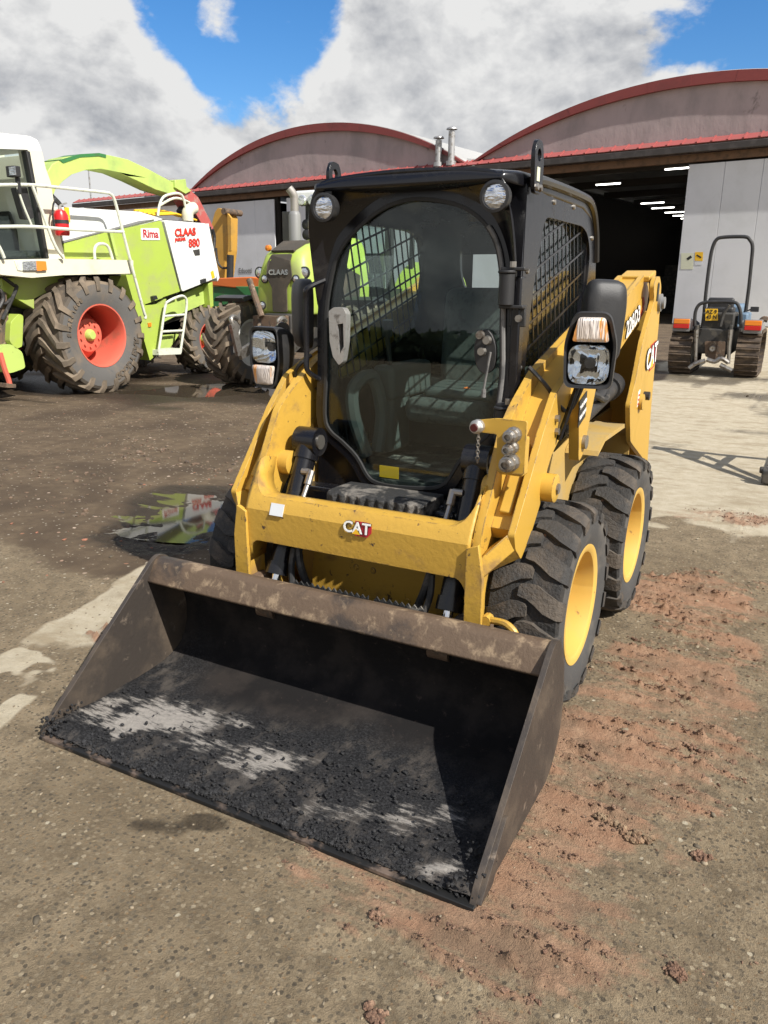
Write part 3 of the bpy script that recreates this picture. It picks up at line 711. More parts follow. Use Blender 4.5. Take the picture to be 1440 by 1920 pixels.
    mb = MB(); mb.prism([(.98, 1.48), (1.02, 1.48), (1.02, 1.56), (1.0, 1.57), (.98, 1.56)], 'x', s*.655, s*.664); mb.build('slot', 'black_decal', T)
    mb = MB(); mb.lathe([(.04, 0), (.04, s*.02), (0, s*.02)], (s*.66, .80, .99), 'x', 16); mb.build('pad', 'cat_yellow', T)
    mb = MB(); mb.cyl((s*.66, .90, 1.01), (s*.69, .90, 1.01), .022, 10); mb.build('rubber_stop', 'black_plastic', T)
    if s > 0:
        mb = MB(); mb.prism([(.74, .97), (.78, .985), (.78, 1.055), (.74, 1.045)], 'x', .66, .662); mb.build('sticker', 'white_decal', T, smooth=0)
        mb = MB()
        for k in range(3): mb.box((.6625, .76, .985+k*.022), (.002, .03, .01))
        mb.build('sticker_print', 'red_decal', T, smooth=0)
# arm cross beam: one bent plate with filleted ends
def beam_y(z):
    k = ((.50, -.948), (.71, -.952), (.745, -.936), (.875, -.855), (1.02, -.765), (1.2, -.66))
    for (a, ya), (b, yb) in zip(k, k[1:]):
        if z <= b: return ya+(yb-ya)*(z-a)/(b-a)
    return k[-1][1]


xs_ = [-.47+.94*k/80 for k in range(81)]; mb = MB(); secs = []
for x in xs_:
    e = (abs(x)-.385)/.085; top = .757+(0 if e < 0 else .13*(1-math.sqrt(max(0, 1-min(1, e)**2))))
    e2 = (abs(x)-.415)/.055; bot = .588-(0 if e2 < 0 else .10*(1-math.sqrt(max(0, 1-min(1, e2)**2))))
    zs = [bot+(min(top, .71)-bot)*k/4 for k in range(5)]+[.71+(top-.71)*k/5 for k in range(1, 6)]
    secs.append([(x, -.845, bot+.004)]+[(x, beam_y(z), z) for z in zs]+[(x, beam_y(top)+.035, top+.004), (x, beam_y(top)+.10, top-.012)])
mb.loft(secs, False); BM = grp('cross_beam', L, (0, -.9, .68)); mb.build('beam_plate', 'cat_yellow_worn', BM, solid=.010, smooth=24)
mb = MB(); mb.box((0, -.86, .66), (.93, .12, .12)); mb.build('beam_core', 'cat_yellow_worn', BM)
mb = MB(); mb.add([(-.352, -.9625, .700), (-.292, -.9625, .700), (-.292, -.945, .744), (-.352, -.945, .744)], [(0, 1, 2, 3)]); mb.build('sticker', 'paper_white', BM, smooth=0, solid=.003)


def logo(parent, c, r, u, size, word='CAT', hexa=True):
    """white letters with dark edge, red bracket behind, yellow triangle in front"""
    c, r, u = Vector(c), Vector(r).normalized(), Vector(u).normalized(); n = r.cross(u)
    if hexa:
        mb = MB(); w = size
        h = [(-.15, -.62), (.95, -.62), (1.28, -.25), (1.28, .25), (1.0, .56), (-.2, .56)]
        P = [c+r*a*w+u*b*w for a, b in h]; mb.add(P+[p+n*.002 for p in P], [tuple(range(6))[::-1], tuple(range(6, 12))]+[(i, (i+1) % 6, 6+(i+1) % 6, 6+i) for i in range(6)]); mb.build('logo_bracket', 'red_decal', parent, smooth=0)
    mb = MB(); mb.text(word, size*1.25, c+n*.004, r, u, .001, size*.055, sx=1.0); mb.build('logo_edge', 'black_decal', parent, smooth=0)
    mb = MB(); mb.text(word, size*1.25, c+n*.0065, r, u, .001, size*.022, sx=1.0); mb.build('logo_letters', 'white_decal', parent, smooth=0)
    if hexa:
        mb = MB(); P = [c+r*a*size+u*b*size+n*.0085 for a, b in ((-.38, -.47), (.38, -.47), (0, -.02))]; mb.add(P, [(0, 1, 2)]); mb.build('logo_triangle', 'yellow_decal', parent, smooth=0)


logo(BM, (.035, -.957, .705), (1, 0, 0), (0, .12, 1), .046)
logo([o for o in L.children if o.name.startswith('rear_upright')][0], (.6615, .985, 1.20), (0, .92, .12), (0, -.12, 1), .115)
ARM_L = [o for o in L.children if o.name.startswith('lift_arm')][0]
mb = MB(); mb.prism([(.56, 1.30), (.96, 1.415), (.98, 1.48), (.93, 1.50), (.58, 1.40)], 'x', .6012, .603); mb.build('number_panel', 'cat_yellow', ARM_L, smooth=0)
logo(ARM_L, (.604, .715, 1.385), (0, 1, .27), (0, -.27, 1), .088, '226D3', False)
mb = MB(); mb.prism([(.89, 1.395), (.945, 1.41), (.985, 1.47), (.945, 1.50), (.92, 1.495), (.945, 1.46)], 'x', .604, .606); mb.build('number_bracket', 'red_decal', ARM_L, smooth=0)
# the small white label plate on the wedge
mb = MB(); mb.prism([(-.335, 1.03), (-.235, 1.06), (-.235, 1.16), (-.335, 1.13)], 'x', .643, .646); mb.build('label_plate', 'black_decal', ARM_L, smooth=0)
mb = MB(); mb.text('TWO SPEED', .017, (.6475, -.285, 1.115), (0, 1, .3), (0, -.3, 1), .001, .001); mb.text('HIGH FLOW', .017, (.6475, -.285, 1.075), (0, 1, .3), (0, -.3, 1), .001, .001); mb.build('label_print', 'white_decal', ARM_L, smooth=0)
# tilt cylinders
for s in (1, -1):
    C_ = grp('tilt_cylinder', L, (s*.375, -.75, .7))
    a = Vector((s*.372, -.66, .905)); b = Vector((s*.375, -.895, .43)); d = (b-a).normalized()
    mb = MB(); mb.cyl(a, b, .043, 20); mb.cyl(b-d*.05, b, .05, 20); mb.cyl(a-d*.02, a+d*.05, .05, 20); mb.build('barrel', 'black_paint', C_)
    mb = MB(); mb.cyl(b, b+d*.16, .02, 16); mb.build('rod', 'chrome', C_)
    mb = MB(); mb.lathe([(0, -.05), (.058, -.05), (.058, .05), (0, .05)], a-d*.03, 'x', 20); mb.build('eye', 'black_paint', C_)
    mb = MB(); mb.lathe([(0, -.056), (.03, -.056), (.03, .056), (0, .056)], a-d*.03, 'x', 16); mb.build('eye_pin', 'steel', C_)
    mb = MB(); e = b+d*.14; mb.cyl(e-Vector((.04, 0, 0)), e+Vector((.04, 0, 0)), .035, 14); mb.build('rod_eye', 'rusty_iron', C_)
    mb = MB(); mb.cyl((s*.31, -.73, .83), (s*.31, -.76, .78), .016, 10); mb.cyl((s*.31, -.76, .78), (s*.31, -.82, .70), .010, 10); mb.cyl((s*.31, -.735, .825), (s*.35, -.735, .825), .014, 10); mb.build('hose_fitting', 'steel', C_)
    mb = MB(); mb.tube(cat([(s*.305, -.84, .70), (s*.30, -.85, .62), (s*.27, -.88, .48), (s*.22, -.86, .36), (s*.20, -.75, .33)]), .016, 8); mb.tube(cat([(s*.30, -.88, .55), (s*.30, -.90, .46), (s*.26, -.93, .33), (s*.22, -.88, .26)]), .013, 8); mb.build('hose', 'hose', C_)
# quick couplers on the left arm
Q = grp('coupler_bracket', L, (.55, -.8, 1.04))
mb = MB(); mb.prism(rnd([(.508, .945), (.605, .945), (.605, 1.125), (.50, 1.125), (.42, 1.112), (.42, 1.075), (.505, 1.072)], .008), 'y', -.838, -.826); mb.build('bracket_plate', 'cat_yellow', Q, bevel=.002)
mb = MB(); mb.box((.555, -.80, 1.0), (.085, .06, .13)); mb.build('manifold', 'cat_yellow', Q, bevel=.006)
for x, z, r_ in ((.565, 1.078, .020), (.562, 1.035, .017), (.560, .985, .023)):
    mb = MB(); mb.lathe([(r_*1.35, 0), (r_*1.35, -.016), (r_, -.02), (r_, -.03), (r_*1.15, -.032), (r_*1.15, -.052), (r_*.9, -.055), (r_*.85, -.072), (r_*.55, -.073), (r_*.5, -.06), (0, -.06)], (x, -.838, z), 'y', 12); mb.build('coupling', 'steel', Q, smooth=15)
mb = MB(); mb.lathe([(.024, 0), (.024, -.02), (.02, -.025), (.016, -.04), (.0, -.04)], (.437, -.838, 1.094), 'y', 14); mb.build('cap_nut', 'cast_metal', Q)
mb = MB(); mb.lathe([(.014, -.04), (.012, -.044), (0, -.044)], (.437, -.838, 1.094), 'y', 14); mb.build('dust_cap', 'cap_red', Q)
mb = MB()
for k in range(9): mb.tube([(.44+.006*math.cos(q)*(k % 2), -.84+.006*math.cos(q)*(1-k % 2), 1.062-k*.011+.008*math.sin(q)) for q in [i*math.pi/4 for i in range(8)]], .0016, 4, True)
mb.build('chain', 'steel', Q)
# front lamps with indicators, mirrors
for s in (1, -1):
    H = grp('headlight', L, (s*.71, -.48, 1.30)); rot = Matrix.Translation((s*.705, -.49, 1.305)) @ Matrix.Rotation(s*.16, 4, 'Z')
    def X_(mb, m=rot, s=s, rot=rot):
        if s < 0 and m is rot: mb.v = [(v[0], v[1], -v[2]-.04) for v in mb.v]     # this lamp hangs the other way up
        mb.v = [tuple(m @ Vector(v)) for v in mb.v]; return mb
    out = rnd([(-.082, -.105), (.082, -.105), (.09, .05), (.06, .155), (-.06, .155), (-.09, .05)], .03, 4)
    mb = MB(); mb.loft([[(x*k, y, z*k+dz) for x, z in out] for k, y, dz in ((.86, .02, 0), (.90, .002, 0), (1.0, -.002, 0), (1.03, .02, 0), (1.0, .05, 0), (.86, .10, .0), (.6, .135, -.01), (.1, .14, -.01))], True, False); X_(mb); mb.build('housing', 'black_plastic', H, smooth=50)
    mb = MB(); q = rnd([(-.068, -.090), (.068, -.090), (.074, .046), (-.074, .046)], .045, 5); mb.loft([[(x*k, y, -.02+(z+.02)*k) for x, z in q] for k, y in ((1, .0), (.99, -.008), (.8, -.014), (.4, -.018))]); X_(mb); mb.build('lens', 'lamp_glass', H, smooth=60)
    mb = MB(); mb.loft([[(x*k, y, -.02+(z+.02)*k) for x, z in q] for k, y in ((1, .001), (.95, .016), (.82, .044), (.6, .066), (.36, .08), (.15, .086))], True, False); X_(mb); mb.build('reflector', 'reflector', H, smooth=60)
    mb = MB(); mb.lathe([(.021, 0), (.019, -.016), (0, -.018)], (0, .055, -.02), 'y', 16); X_(mb); mb.build('bulb_cap', 'black_plastic', H)
    mb = MB(); q = rnd([(-.064, .056), (.064, .056), (.046, .140), (-.046, .140)], .012, 3); mb.loft([[(x*k, y, .1+(z-.1)*k) for x, z in q] for k, y in ((1, .0), (.97, -.016), (.7, -.022))]); X_(mb); mb.build('indicator', 'lens_ribbed', H, smooth=60)
    mb = MB(); mb.bar((s*.66, -.42, 1.22), (s*.608, -.46, 1.0), .03, .012); mb.bar((s*.70, -.38, 1.27), (s*.655, -.42, 1.22), .02, .03); mb.build('bracket', 'black_paint', H, bevel=.003)
    mb = MB(); mb.tube(cat([(s*.68, -.37, 1.25), (s*.62, -.40, 1.10), (s*.55, -.47, 1.20), (s*.48, -.46, 1.26)]), .008, 6); mb.build('cable', 'hose', H)
    K = grp('mirror', L, (s*.66, -.33, 1.43)); rot2 = Matrix.Translation((.70 if s > 0 else -.635, -.30, 1.435)) @ Matrix.Rotation(s*.62, 4, 'Z')
    o2 = rnd([(-.075, -.16), (.07, -.165), (.085, .05), (.075, .135), (-.055, .14), (-.078, .08)], .045, 5)
    mb = MB(); mb.loft([[(x*k, y, z*k) for x, z in o2] for k, y in ((.5, -.028), (.86, -.022), (.97, -.008), (1.0, .015), (1.0, .028))]); X_(mb, rot2); mb.build('mirror_shell', 'black_plastic', K, smooth=50)
    mb = MB(); mb.prism([(x*.93, z*.93) for x, z in o2], 'y', .028, .031); X_(mb, rot2); mb.build('mirror_glass', 'chrome', K)
    mb = MB(); mb.tube(cat([(s*.68, -.37, 1.33), (s*.70, -.40, 1.36), (s*.69, -.365, 1.37)]), .012, 8); mb.cyl((s*.665, -.40, 1.36), (s*.69, -.37, 1.36), .03, 14); mb.build('mirror_arm', 'black_paint', K)

# ------------------------------------------------------------------ cab
def yd(z): return -.455-.045*(1.7-z)       # the door leans forward towards the foot


CAB = grp('cab', L, (0, 0, .75))
arch = [(.034,1.859),(.154,1.84),(.24,1.804),(.3,1.753),(.34,1.688),(.362,1.605),(.374,1.502),(.38,1.388)] + [(.389,1.234),(.376,1.073)] + [(.349,1.001),(.296,.952),(.243,.891),(.2,.815)] + [(.175,.786),(.117,.763),(-.04,.749),(-.133,.756)] + [(-.177,.782),(-.229,.854),(-.299,.909)] + [(-.364,.953),(-.39,1.022),(-.384,1.213)] + [(-.386,1.429),(-.368,1.556),(-.339,1.649),(-.291,1.719),(-.218,1.781),(-.131,1.832),(-.048,1.855)]
AC = (sum(p[0] for p in arch)/len(arch), sum(p[1] for p in arch)/len(arch))
def grow(l, d):
    out = []; N = len(l)
    for i, p in enumerate(l):
        t = Vector(l[(i+1) % N])-Vector(l[i-1]); n = Vector((t[1], -t[0])).normalized()
        if n.dot(Vector(p)-Vector(AC)) < 0: n = -n
        out.append(tuple(Vector(p)+n*d))
    return out
smooth_arch = cat(arch, 3, True)
def front(mb, outer, inner, off, th):
    """plate following the leaning front, with an opening"""
    m2 = MB(); m2.prism(outer, 'y', 0, th, [inner] if inner else ()); m2.v = [(x, y+yd(z)+off, z) for x, y, z in m2.v]; mb.add(m2.v, m2.f)
mb = MB(); front(mb, rnd([(-.43, .66), (.43, .66), (.43, 1.9), (-.43, 1.9)], .02), grow(smooth_arch, .028), 0, .05); mb.build('front_frame', 'black_paint', CAB)
mb = MB(); front(mb, grow(smooth_arch, .040), grow(smooth_arch, .0), -.022, .028); mb.build('door_frame', 'black_paint', CAB, bevel=.006)
mb = MB(); front(mb, grow(smooth_arch, .004), grow(smooth_arch, -.010), -.026, .012); mb.build('door_seal', 'seal', CAB, bevel=.003)
mb = MB(); mb.tube([(x+.006, yd(z)-.030, z) for x, z in smooth_arch if x > .30 and 1.12 < z < 1.76], .009, 8); mb.build('grey_trim', 'seal_grey', CAB)
mb = MB(); front(mb, grow(smooth_arch, .001), None, -.012, .006); mb.build('door_glass', 'cab_glass', CAB, smooth=0)
# hooded visor: sweeps from the door arch forward to the roof edge
def resample(l, n):
    P = [Vector(p) for p in l]; d = [0]
    for a, b in zip(P, P[1:]): d.append(d[-1]+(b-a).length)
    out = []
    for k in range(n):
        t = d[-1]*k/(n-1); i = max(j for j in range(len(d)) if d[j] <= t+1e-9); i = min(i, len(P)-2)
        out.append(P[i].lerp(P[i+1], (t-d[i])/max(1e-9, d[i+1]-d[i])))
    return out
top_in = [(-.385, 1.38), (-.375, 1.50), (-.345, 1.62), (-.29, 1.72), (-.21, 1.80), (-.1, 1.855), (.02, 1.87), (.14, 1.855), (.24, 1.80), (.32, 1.72), (.375, 1.62), (.40, 1.50), (.405, 1.38)]
top_out = [(-.425, 1.38), (-.425, 1.55), (-.42, 1.72), (-.405, 1.83), (-.375, 1.895), (-.30, 1.925), (0, 1.94), (.30, 1.925), (.375, 1.895), (.405, 1.83), (.42, 1.72), (.425, 1.55), (.425, 1.38)]
a_, b_ = resample(cat(top_in, 5), 60), resample(cat(top_out, 5), 60); secs = []
for u, (wf, zf) in ((0, (0, 0)), (.25, (.05, .0)), (.55, (.35, 0)), (.8, (.8, 0)), (1, (1, 0)), (1.02, (1, 1))):
    row = []
    for p, q in zip(a_, b_):
        m = p.lerp(q, min(1, u)); fwd = .10*wf*min(1, max(0, (m.y-1.45)/.35))
        row.append((m.x, yd(m.y)-.008-fwd, m.y+(.012 if zf else 0)))
    secs.append(row)
mb = MB(); mb.loft([list(r) for r in zip(*secs)], False); mb.build('visor', 'black_paint', CAB, solid=.012, smooth=60)
# roof: crowned, rounded at the back
mb = MB(); secs = []
for y, w, zt, zb in ((-.565, .372, 1.925, 1.90), (-.555, .388, 1.94, 1.89), (-.45, .425, 1.952, 1.88), (-.2, .438, 1.955, 1.875), (.30, .438, 1.95, 1.87), (.46, .435, 1.925, 1.84), (.56, .43, 1.86, 1.78), (.60, .42, 1.76, 1.70)):
    secs.append([(x, y, z) for x, z in rnd([(-w, zb), (w, zb), (w, zt-.02), (w*.6, zt), (-w*.6, zt), (-w, zt-.02)], [.01, .01, .03, .1, .1, .03], 4)])
mb.loft(secs); mb.build('roof', 'black_paint', CAB, smooth=60)
side = rnd([(-.447, .80), (-.447, 1.89), (.34, 1.925), (.52, 1.87), (.60, 1.70), (.64, 1.50), (.66, 1.0), (.5, .85)], [.01, .02, .05, .1, .1, .1, .02, .02], 4)
win = rnd([(-.22, 1.80), (.33, 1.80), (.43, 1.77), (.49, 1.69), (.475, 1.555), (.39, 1.347), (-.14, 1.17), (-.37, 1.15), (-.33, 1.5)], [.05, .06, .05, .06, .06, .06, .08, .05, .1], 4)
def clip(p, d, poly):
    ts = []
    for i in range(len(poly)):
        a, b = Vector(poly[i-1]), Vector(poly[i]); e = b-a; den = d[0]*e[1]-d[1]*e[0]
        if abs(den) < 1e-9: continue
        w = a-Vector(p); t = (w[0]*e[1]-w[1]*e[0])/den; s_ = (w[0]*d[1]-w[1]*d[0])/den
        if 0 <= s_ < 1: ts.append(t)
    ts.sort(); return list(zip(ts[::2], ts[1::2]))
for s in (1, -1):
    mb = MB(); mb.prism(side, 'x', s*.405, s*.432, [win]); mb.build('side_frame', 'black_paint', CAB, bevel=.004)
    mb = MB(); mb.prism(win, 'x', s*.385, s*.389); mb.build('side_glass', 'side_glass', CAB, smooth=0)
    mb = MB()
    for ang, sp, w_ in ((.27, .092, .016), (.27+math.pi/2, .058, .016)):
        d = (math.cos(ang), math.sin(ang)); n = (-d[1], d[0])
        for k in range(-26, 27):
            p = (.05+n[0]*sp*k, 1.5+n[1]*sp*k)
            for t0, t1 in clip(p, d, win):
                a = (s*(.413 if sp > .08 else .408), p[0]+d[0]*(t0-.01), p[1]+d[1]*(t0-.01)); b = (a[0], p[0]+d[0]*(t1+.01), p[1]+d[1]*(t1+.01)); mb.bar(a, b, .004, w_*.55, (0, n[0], n[1]))
    mb.build('window_guard', 'black_paint', CAB, smooth=0)
    mb = MB()
    for y, z in ((-.40, 1.60), (-.42, 1.25), (-.12, 1.86), (.16, 1.865), (.5, 1.76), (.58, 1.45)): mb.lathe([(0, 0), (.011, 0), (.009, s*.006), (0, s*.008)], (s*.432, y, z), 'x', 10)
    mb.build('screw', 'steel', CAB)
    # roof rail, lifting eye, post cover
    mb = MB(); mb.tube(cat([(s*.432, -.42, 1.90), (s*.442, -.3, 1.915), (s*.442, .2, 1.915), (s*.438, .42, 1.895), (s*.434, .54, 1.80), (s*.432, .60, 1.66)]), .018, 8); mb.build('roof_rail', 'black_paint', CAB)
    ey_ = 0 if s > 0 else .12; pl = rnd([(-.46, 1.86), (-.375, 1.86), (-.37, 1.97), (-.39, 2.03), (-.45, 2.035), (-.475, 1.99)], .02, 4)
    mb = MB(); mb.prism([(a+ey_, b) for a, b in pl], 'x', s*.447, s*.462, [circ((-.425+ey_, 1.985), .021, 16)]); mb.build('lifting_eye', 'black_paint', CAB, bevel=.002)
    mb = MB()
    for y in (-.44, -.40): mb.lathe([(0, 0), (.013, 0), (.011, s*.008), (0, s*.009)], (s*.462, y, 1.88), 'x', 8)
    mb.build('eye_bolt', 'steel', CAB)
mb = MB(); mb.prism([(-.445, 1.90), (-.415, 1.90), (-.415, 1.945), (-.445, 1.945)], 'x', .4625, .464); mb.build('eye_sticker', 'paper', CAB, smooth=0)
mb = MB(); mb.prism(rnd([(-.42, .8), (.42, .8), (.42, 1.88), (-.42, 1.88)], .05), 'y', .455, .48, [cat([(-.122,1.835),(-.061,1.809),(-.016,1.716),(.01,1.588),(-.011,1.508),(-.131,1.502),(-.188,1.583),(-.199,1.713),(-.172,1.812)], 3, True)]); mb.build('rear_panel', 'black_paint', CAB)
mb = MB(); mb.box((0, -.02, .75), (.84, .94, .04)); mb.build('cab_floor', 'black_dusty', CAB)
mb = MB(); mb.box((0, .36, .93), (.8, .18, .36)); mb.build('seat_base', 'black_plastic', CAB)
# round work lamps under the visor
for x, z in ((-.325, 1.83), (.365, 1.84)):
    WL = grp('work_lamp', CAB, (x, -.56, z)) if False else CAB
    mb = MB(); mb.lathe([(0, .05), (.035, .05), (.05, .02), (.053, -.004), (.053, -.018), (.043, -.020), (.041, -.012), (0, -.012)], (x, -.575, z), 'y', 24); mb.build('work_lamp', 'black_plastic', CAB)
    mb = MB(); mb.lathe([(.042, -.013), (.03, -.018), (0, -.020)], (x, -.575, z), 'y', 24); mb.build('work_lamp_lens', 'lamp_lens', CAB)
    mb = MB(); mb.box((x, -.545, z+.06), (.03, .02, .05)); mb.build('lamp_bracket', 'black_paint', CAB, bevel=.003)
# door furniture
hd = [(-.349,1.445),(-.324,1.461),(-.281,1.459),(-.266,1.437),(-.27,1.328),(-.285,1.246),(-.303,1.232),(-.331,1.265),(-.346,1.325)]; hi = [(-.308,1.394),(-.281,1.399),(-.279,1.307),(-.299,1.276)]
mb = MB(); mb.prism(rnd(hd, .006, 3), 'y', -.525, -.49, [hi]); mb.build('door_handle', 'cast_metal', CAB, bevel=.005)
mb = MB(); mb.prism(rnd(hi, .003), 'y', -.50, -.49); mb.build('handle_recess', 'black_plastic', CAB)
for x, z in ((.40, 1.54), (.415, 1.06)):
    mb = MB(); y = yd(z)-.06; mb.cyl((x, y, z-.06), (x, y, z+.05), .028, 16); mb.cyl((x, y, z+.05), (x, y, z+.06), .033, 16); mb.box((x+.02, y+.02, z+.065), (.09, .05, .012)); mb.box((x+.02, y+.02, z-.065), (.09, .05, .012)); mb.box((x+.035, y+.035, z-.1), (.06, .02, .07)); mb.build('door_hinge', 'black_plastic', CAB, bevel=.003)
    mb = MB(); mb.cyl((x+.02, y, z+.07), (x+.02, y, z+.09), .012, 8); mb.build('hinge_bolt', 'steel', CAB)
    mb = MB(); mb.cyl((x+.045, y+.01, z-.105), (x+.045, y+.02, z-.105), .013, 8); mb.build('hinge_bolt', 'steel', CAB)
mb = MB(); mb.box((.43, -.475, 1.30), (.035, .05, .56)); mb.build('hinge_post', 'black_paint', CAB, bevel=.006)
pp = cat([(.278,1.321),(.294,1.379),(.333,1.39),(.363,1.334),(.36,1.257),(.326,1.232),(.293,1.253)], 3, True)
mb = MB(); mb.prism(pp, 'y', -.508, -.488); mb.build('strut_plate', 'black_plastic', CAB, bevel=.003)
mb = MB()
for x, z, r_ in [(*p, .012) for p in [(.316,1.314),(.335,1.355),(.307,1.373)]]: mb.lathe([(.012, 0), (.012, -.012), (.018, -.016), (.014, -.03), (0, -.03)], (x, -.505, z), 'y', 12)
mb.build('strut_bolt', 'steel', CAB)
mb = MB(); q = [(.353,1.314),(.344,1.256),(.334,1.187),(.333,1.167)]; mb.tube(cat([(x, -.53, z) for x, z in q]), .005, 6); mb.cyl((q[-1][0], -.53, q[-1][1]-.02), (q[-1][0], -.53, q[-1][1]+.01), .009, 8); mb.build('release_cable', 'seal_grey', CAB)
g = [(-.393,1.568),(-.435,1.534),(-.447,1.492),(-.449,1.407),(-.449,1.277),(-.443,1.2),(-.401,1.152)]; mb = MB(); mb.tube(cat([(x, -.47-.07*min(1, 2*min(k, 6-k)/2), z) for k, (x, z) in enumerate(g)]), .012, 8); mb.build('grab_handle', 'black_paint', CAB)
# inside: seat, arm pods, levers
S_ = grp('seat', L, (0, .2, 1.0))
mb = MB(); mb.box((-.02, .12, 1.0), (.42, .44, .12)); mb.build('cushion', 'seat_cloth', S_, bevel=.05, seg=4)
mb = MB(); mb.box((-.02, .34, 1.28), (.40, .12, .52), Matrix.Rotation(-.12, 3, 'X')); mb.build('backrest', 'seat_cloth', S_, bevel=.05, seg=4)
for s in (1, -1):
    mb = MB(); mb.box((s*.30, .05, 1.12), (.11, .42, .16)); mb.box((s*.30, -.05, .95), (.09, .2, .3)); mb.build('arm_pod', 'cab_trim', S_, bevel=.025, seg=3)
    mb = MB(); mb.cyl((s*.29, -.10, 1.18), (s*.285, -.14, 1.33), .012, 8); mb.cyl((s*.285, -.14, 1.33), (s*.28, -.15, 1.40), .024, 10); mb.build('joystick', 'black_plastic', S_)
mb = MB(); mb.cyl((.04, .02, 1.06), (.05, -.01, 1.10), .018, 8); mb.build('orange_knob', 'orange_paint', S_)
mb = MB(); mb.box((.02, .06, 1.085), (.34, .22, .05), Matrix.Rotation(.1, 3, 'X')); mb.build('folded_cloth', 'cab_trim', S_, bevel=.02)
mb = MB(); mb.tube(cat([(-.30, -.30, .82), (-.33, -.36, 1.0), (-.34, -.34, 1.12), (-.30, -.25, 1.16), (-.28, -.2, 1.0), (-.29, -.22, .82)]), .03, 8); mb.build('lap_bar', 'cab_trim', S_)
mb = MB(); mb.box((-.09, -.48, .80), (.09, .002, .05)); mb.build('floor_sticker', 'yellow_decal', S_)
# ribbed step pad in front of the door
mb = MB(); secs = []
for k in range(41):
    x = -.205+.42*k/40; rr = .007*(1 if k % 4 < 2 else -1)*(1 if 1 < k < 39 else 0)
    secs.append([(x, -.60, .772), (x, -.75, .776), (x, -.772, .773), (x, -.785+rr*.7, .764), (x, -.788+rr*.7, .725), (x, -.60, .70)])
mb.loft(secs); mb.build('step_pad', 'black_dusty', L, bevel=.003)
mb = MB(); mb.box((0, -.60, .69), (.86, .10, .10)); mb.box((.27, -.66, .71), (.09, .14, .06)); mb.build('foot_box', 'black_paint', L, bevel=.015)

# ------------------------------------------------------------------ bucket
BK = grp('bucket', L, (0, -1.35, .1))
BP = cat([(-1.70, .010), (-1.60, .026), (-1.42, .03), (-1.20, .032), (-1.08, .05), (-1.00, .10), (-.965, .19), (-.975, .30), (-1.03, .40), (-1.08, .45)], 8)


def prof(u):
    t = u*(len(BP)-1); i = min(int(t), len(BP)-2); a, b = Vector(BP[i]), Vector(BP[i+1]); return a.lerp(b, t-i), (b-a).normalized()


nu, nv = 260, 130; us = np.linspace(0, 1, nv); xs = np.linspace(-.805, .805, nu)
pp_ = [prof(u) for u in us]; Yp = np.array([p[0].x for p in pp_]); Zp = np.array([p[0].y for p in pp_]); Ty = np.array([p[1].x for p in pp_]); Tz = np.array([p[1].y for p in pp_])
Xg, Ug = np.meshgrid(xs, us); Yg = Yp[:, None]+0*Xg
lay = sstep(-1.10, -1.32, Yg+.3*(fbm(Xg*3, Yg*3, 7, 4)-.5)-.12*sstep(-.5, -.75, Xg))
bare = np.zeros_like(Xg)
for bx, by, rx_, ry_, w_ in ((-.53, -1.47, .20, .10, 1.0), (-.36, -1.36, .13, .06, .8), (-.72, -1.44, .07, .06, .8), (-.27, -1.50, .16, .05, .75), (-.02, -1.47, .16, .07, .8), (.10, -1.43, .10, .05, .5), (.38, -1.57, .24, .07, .62), (.52, -1.50, .18, .06, .55), (.72, -1.64, .08, .03, .8), (-.1, -1.57, .3, .04, .35)):
    bare = np.maximum(bare, w_*sstep(2.1, .0, blob(Xg, Yg, bx, by, rx_, ry_, .35)+(fbm(Xg*9, Yg*9, 13, 4)-.5)*2.0))
edge = sstep(-1.58, -1.66, Yg+.03*fbm(Xg*6, Yg*6, 3, 3))
hgt = lay*(.003+.008*(fbm(Xg*34, Yg*34, 15, 4, .62)-.35))*(1-.75*bare)+edge*.012*(fbm(Xg*9, Yg*9, 19, 3)-.1)
corner = np.clip(1-np.hypot(np.abs(Xg)-.79, (Yg+1.66)*.8)/.17, 0, 1)
hgt = hgt+corner*.03*fbm(Xg*20, Yg*20, 23, 3)
Xf, Yf, Zf = Xg.ravel(), (Yg-Tz[:, None]*hgt).ravel(), (Zp[:, None]+Ty[:, None]*hgt).ravel()
mb = MB(); idx = np.arange(nu*nv).reshape(nv, nu); mb.add(np.stack([Xf, Yf, Zf], 1).tolist(), np.stack([idx[:-1, :-1], idx[:-1, 1:], idx[1:, 1:], idx[1:, :-1]], -1).reshape(-1, 4).tolist())
m = bpy.data.materials.new('bucket_inside'); m.use_nodes = True; t = NT(m.node_tree)
at = t.n('ShaderNodeAttribute', attribute_name='cover'); sp = t.n('ShaderNodeSeparateColor', {0: at.outputs['Color']}).outputs
ps = t.n('ShaderNodeNewGeometry').outputs['Position']
asp = t.mix(t.mr(t.noise(ps, 120, 5, .7), .4, .7), (.010, .010, .011), (.042, .042, .044)); asp = t.mix(t.mr(t.noise(t.vm('MULTIPLY', ps, (1, .6, 1)), 11, 9, .7), .48, .66), asp, (.075, .066, .058))
stl = t.mix(t.mr(t.noise(ps, 7, 8, .6), .4, .65), (.010, .009, .009), (.024, .020, .018)); stl = t.mix(t.mr(t.noise(ps, 30, 8, .7), .6, .7), stl, (.045, .033, .028))
pal = t.mix(t.noise(ps, 60, 5), (.19, .175, .16), (.40, .37, .33))
c = t.mix(sp[0], stl, asp)
fb = t.mr(t.math('ADD', sp[1], t.math('MULTIPLY', t.math('SUBTRACT', t.noise(t.n('ShaderNodeMapping', {0: ps, 2: (0, 0, .75), 3: (.45, 2.0, 1)}).outputs[0], 26, 9, .76), .5), 3.0)), .42, .95)
fb = t.math('MULTIPLY', fb, t.mr(sp[1], .02, .7))
c = t.mix(t.math('MULTIPLY', fb, sp[0]), c, pal)
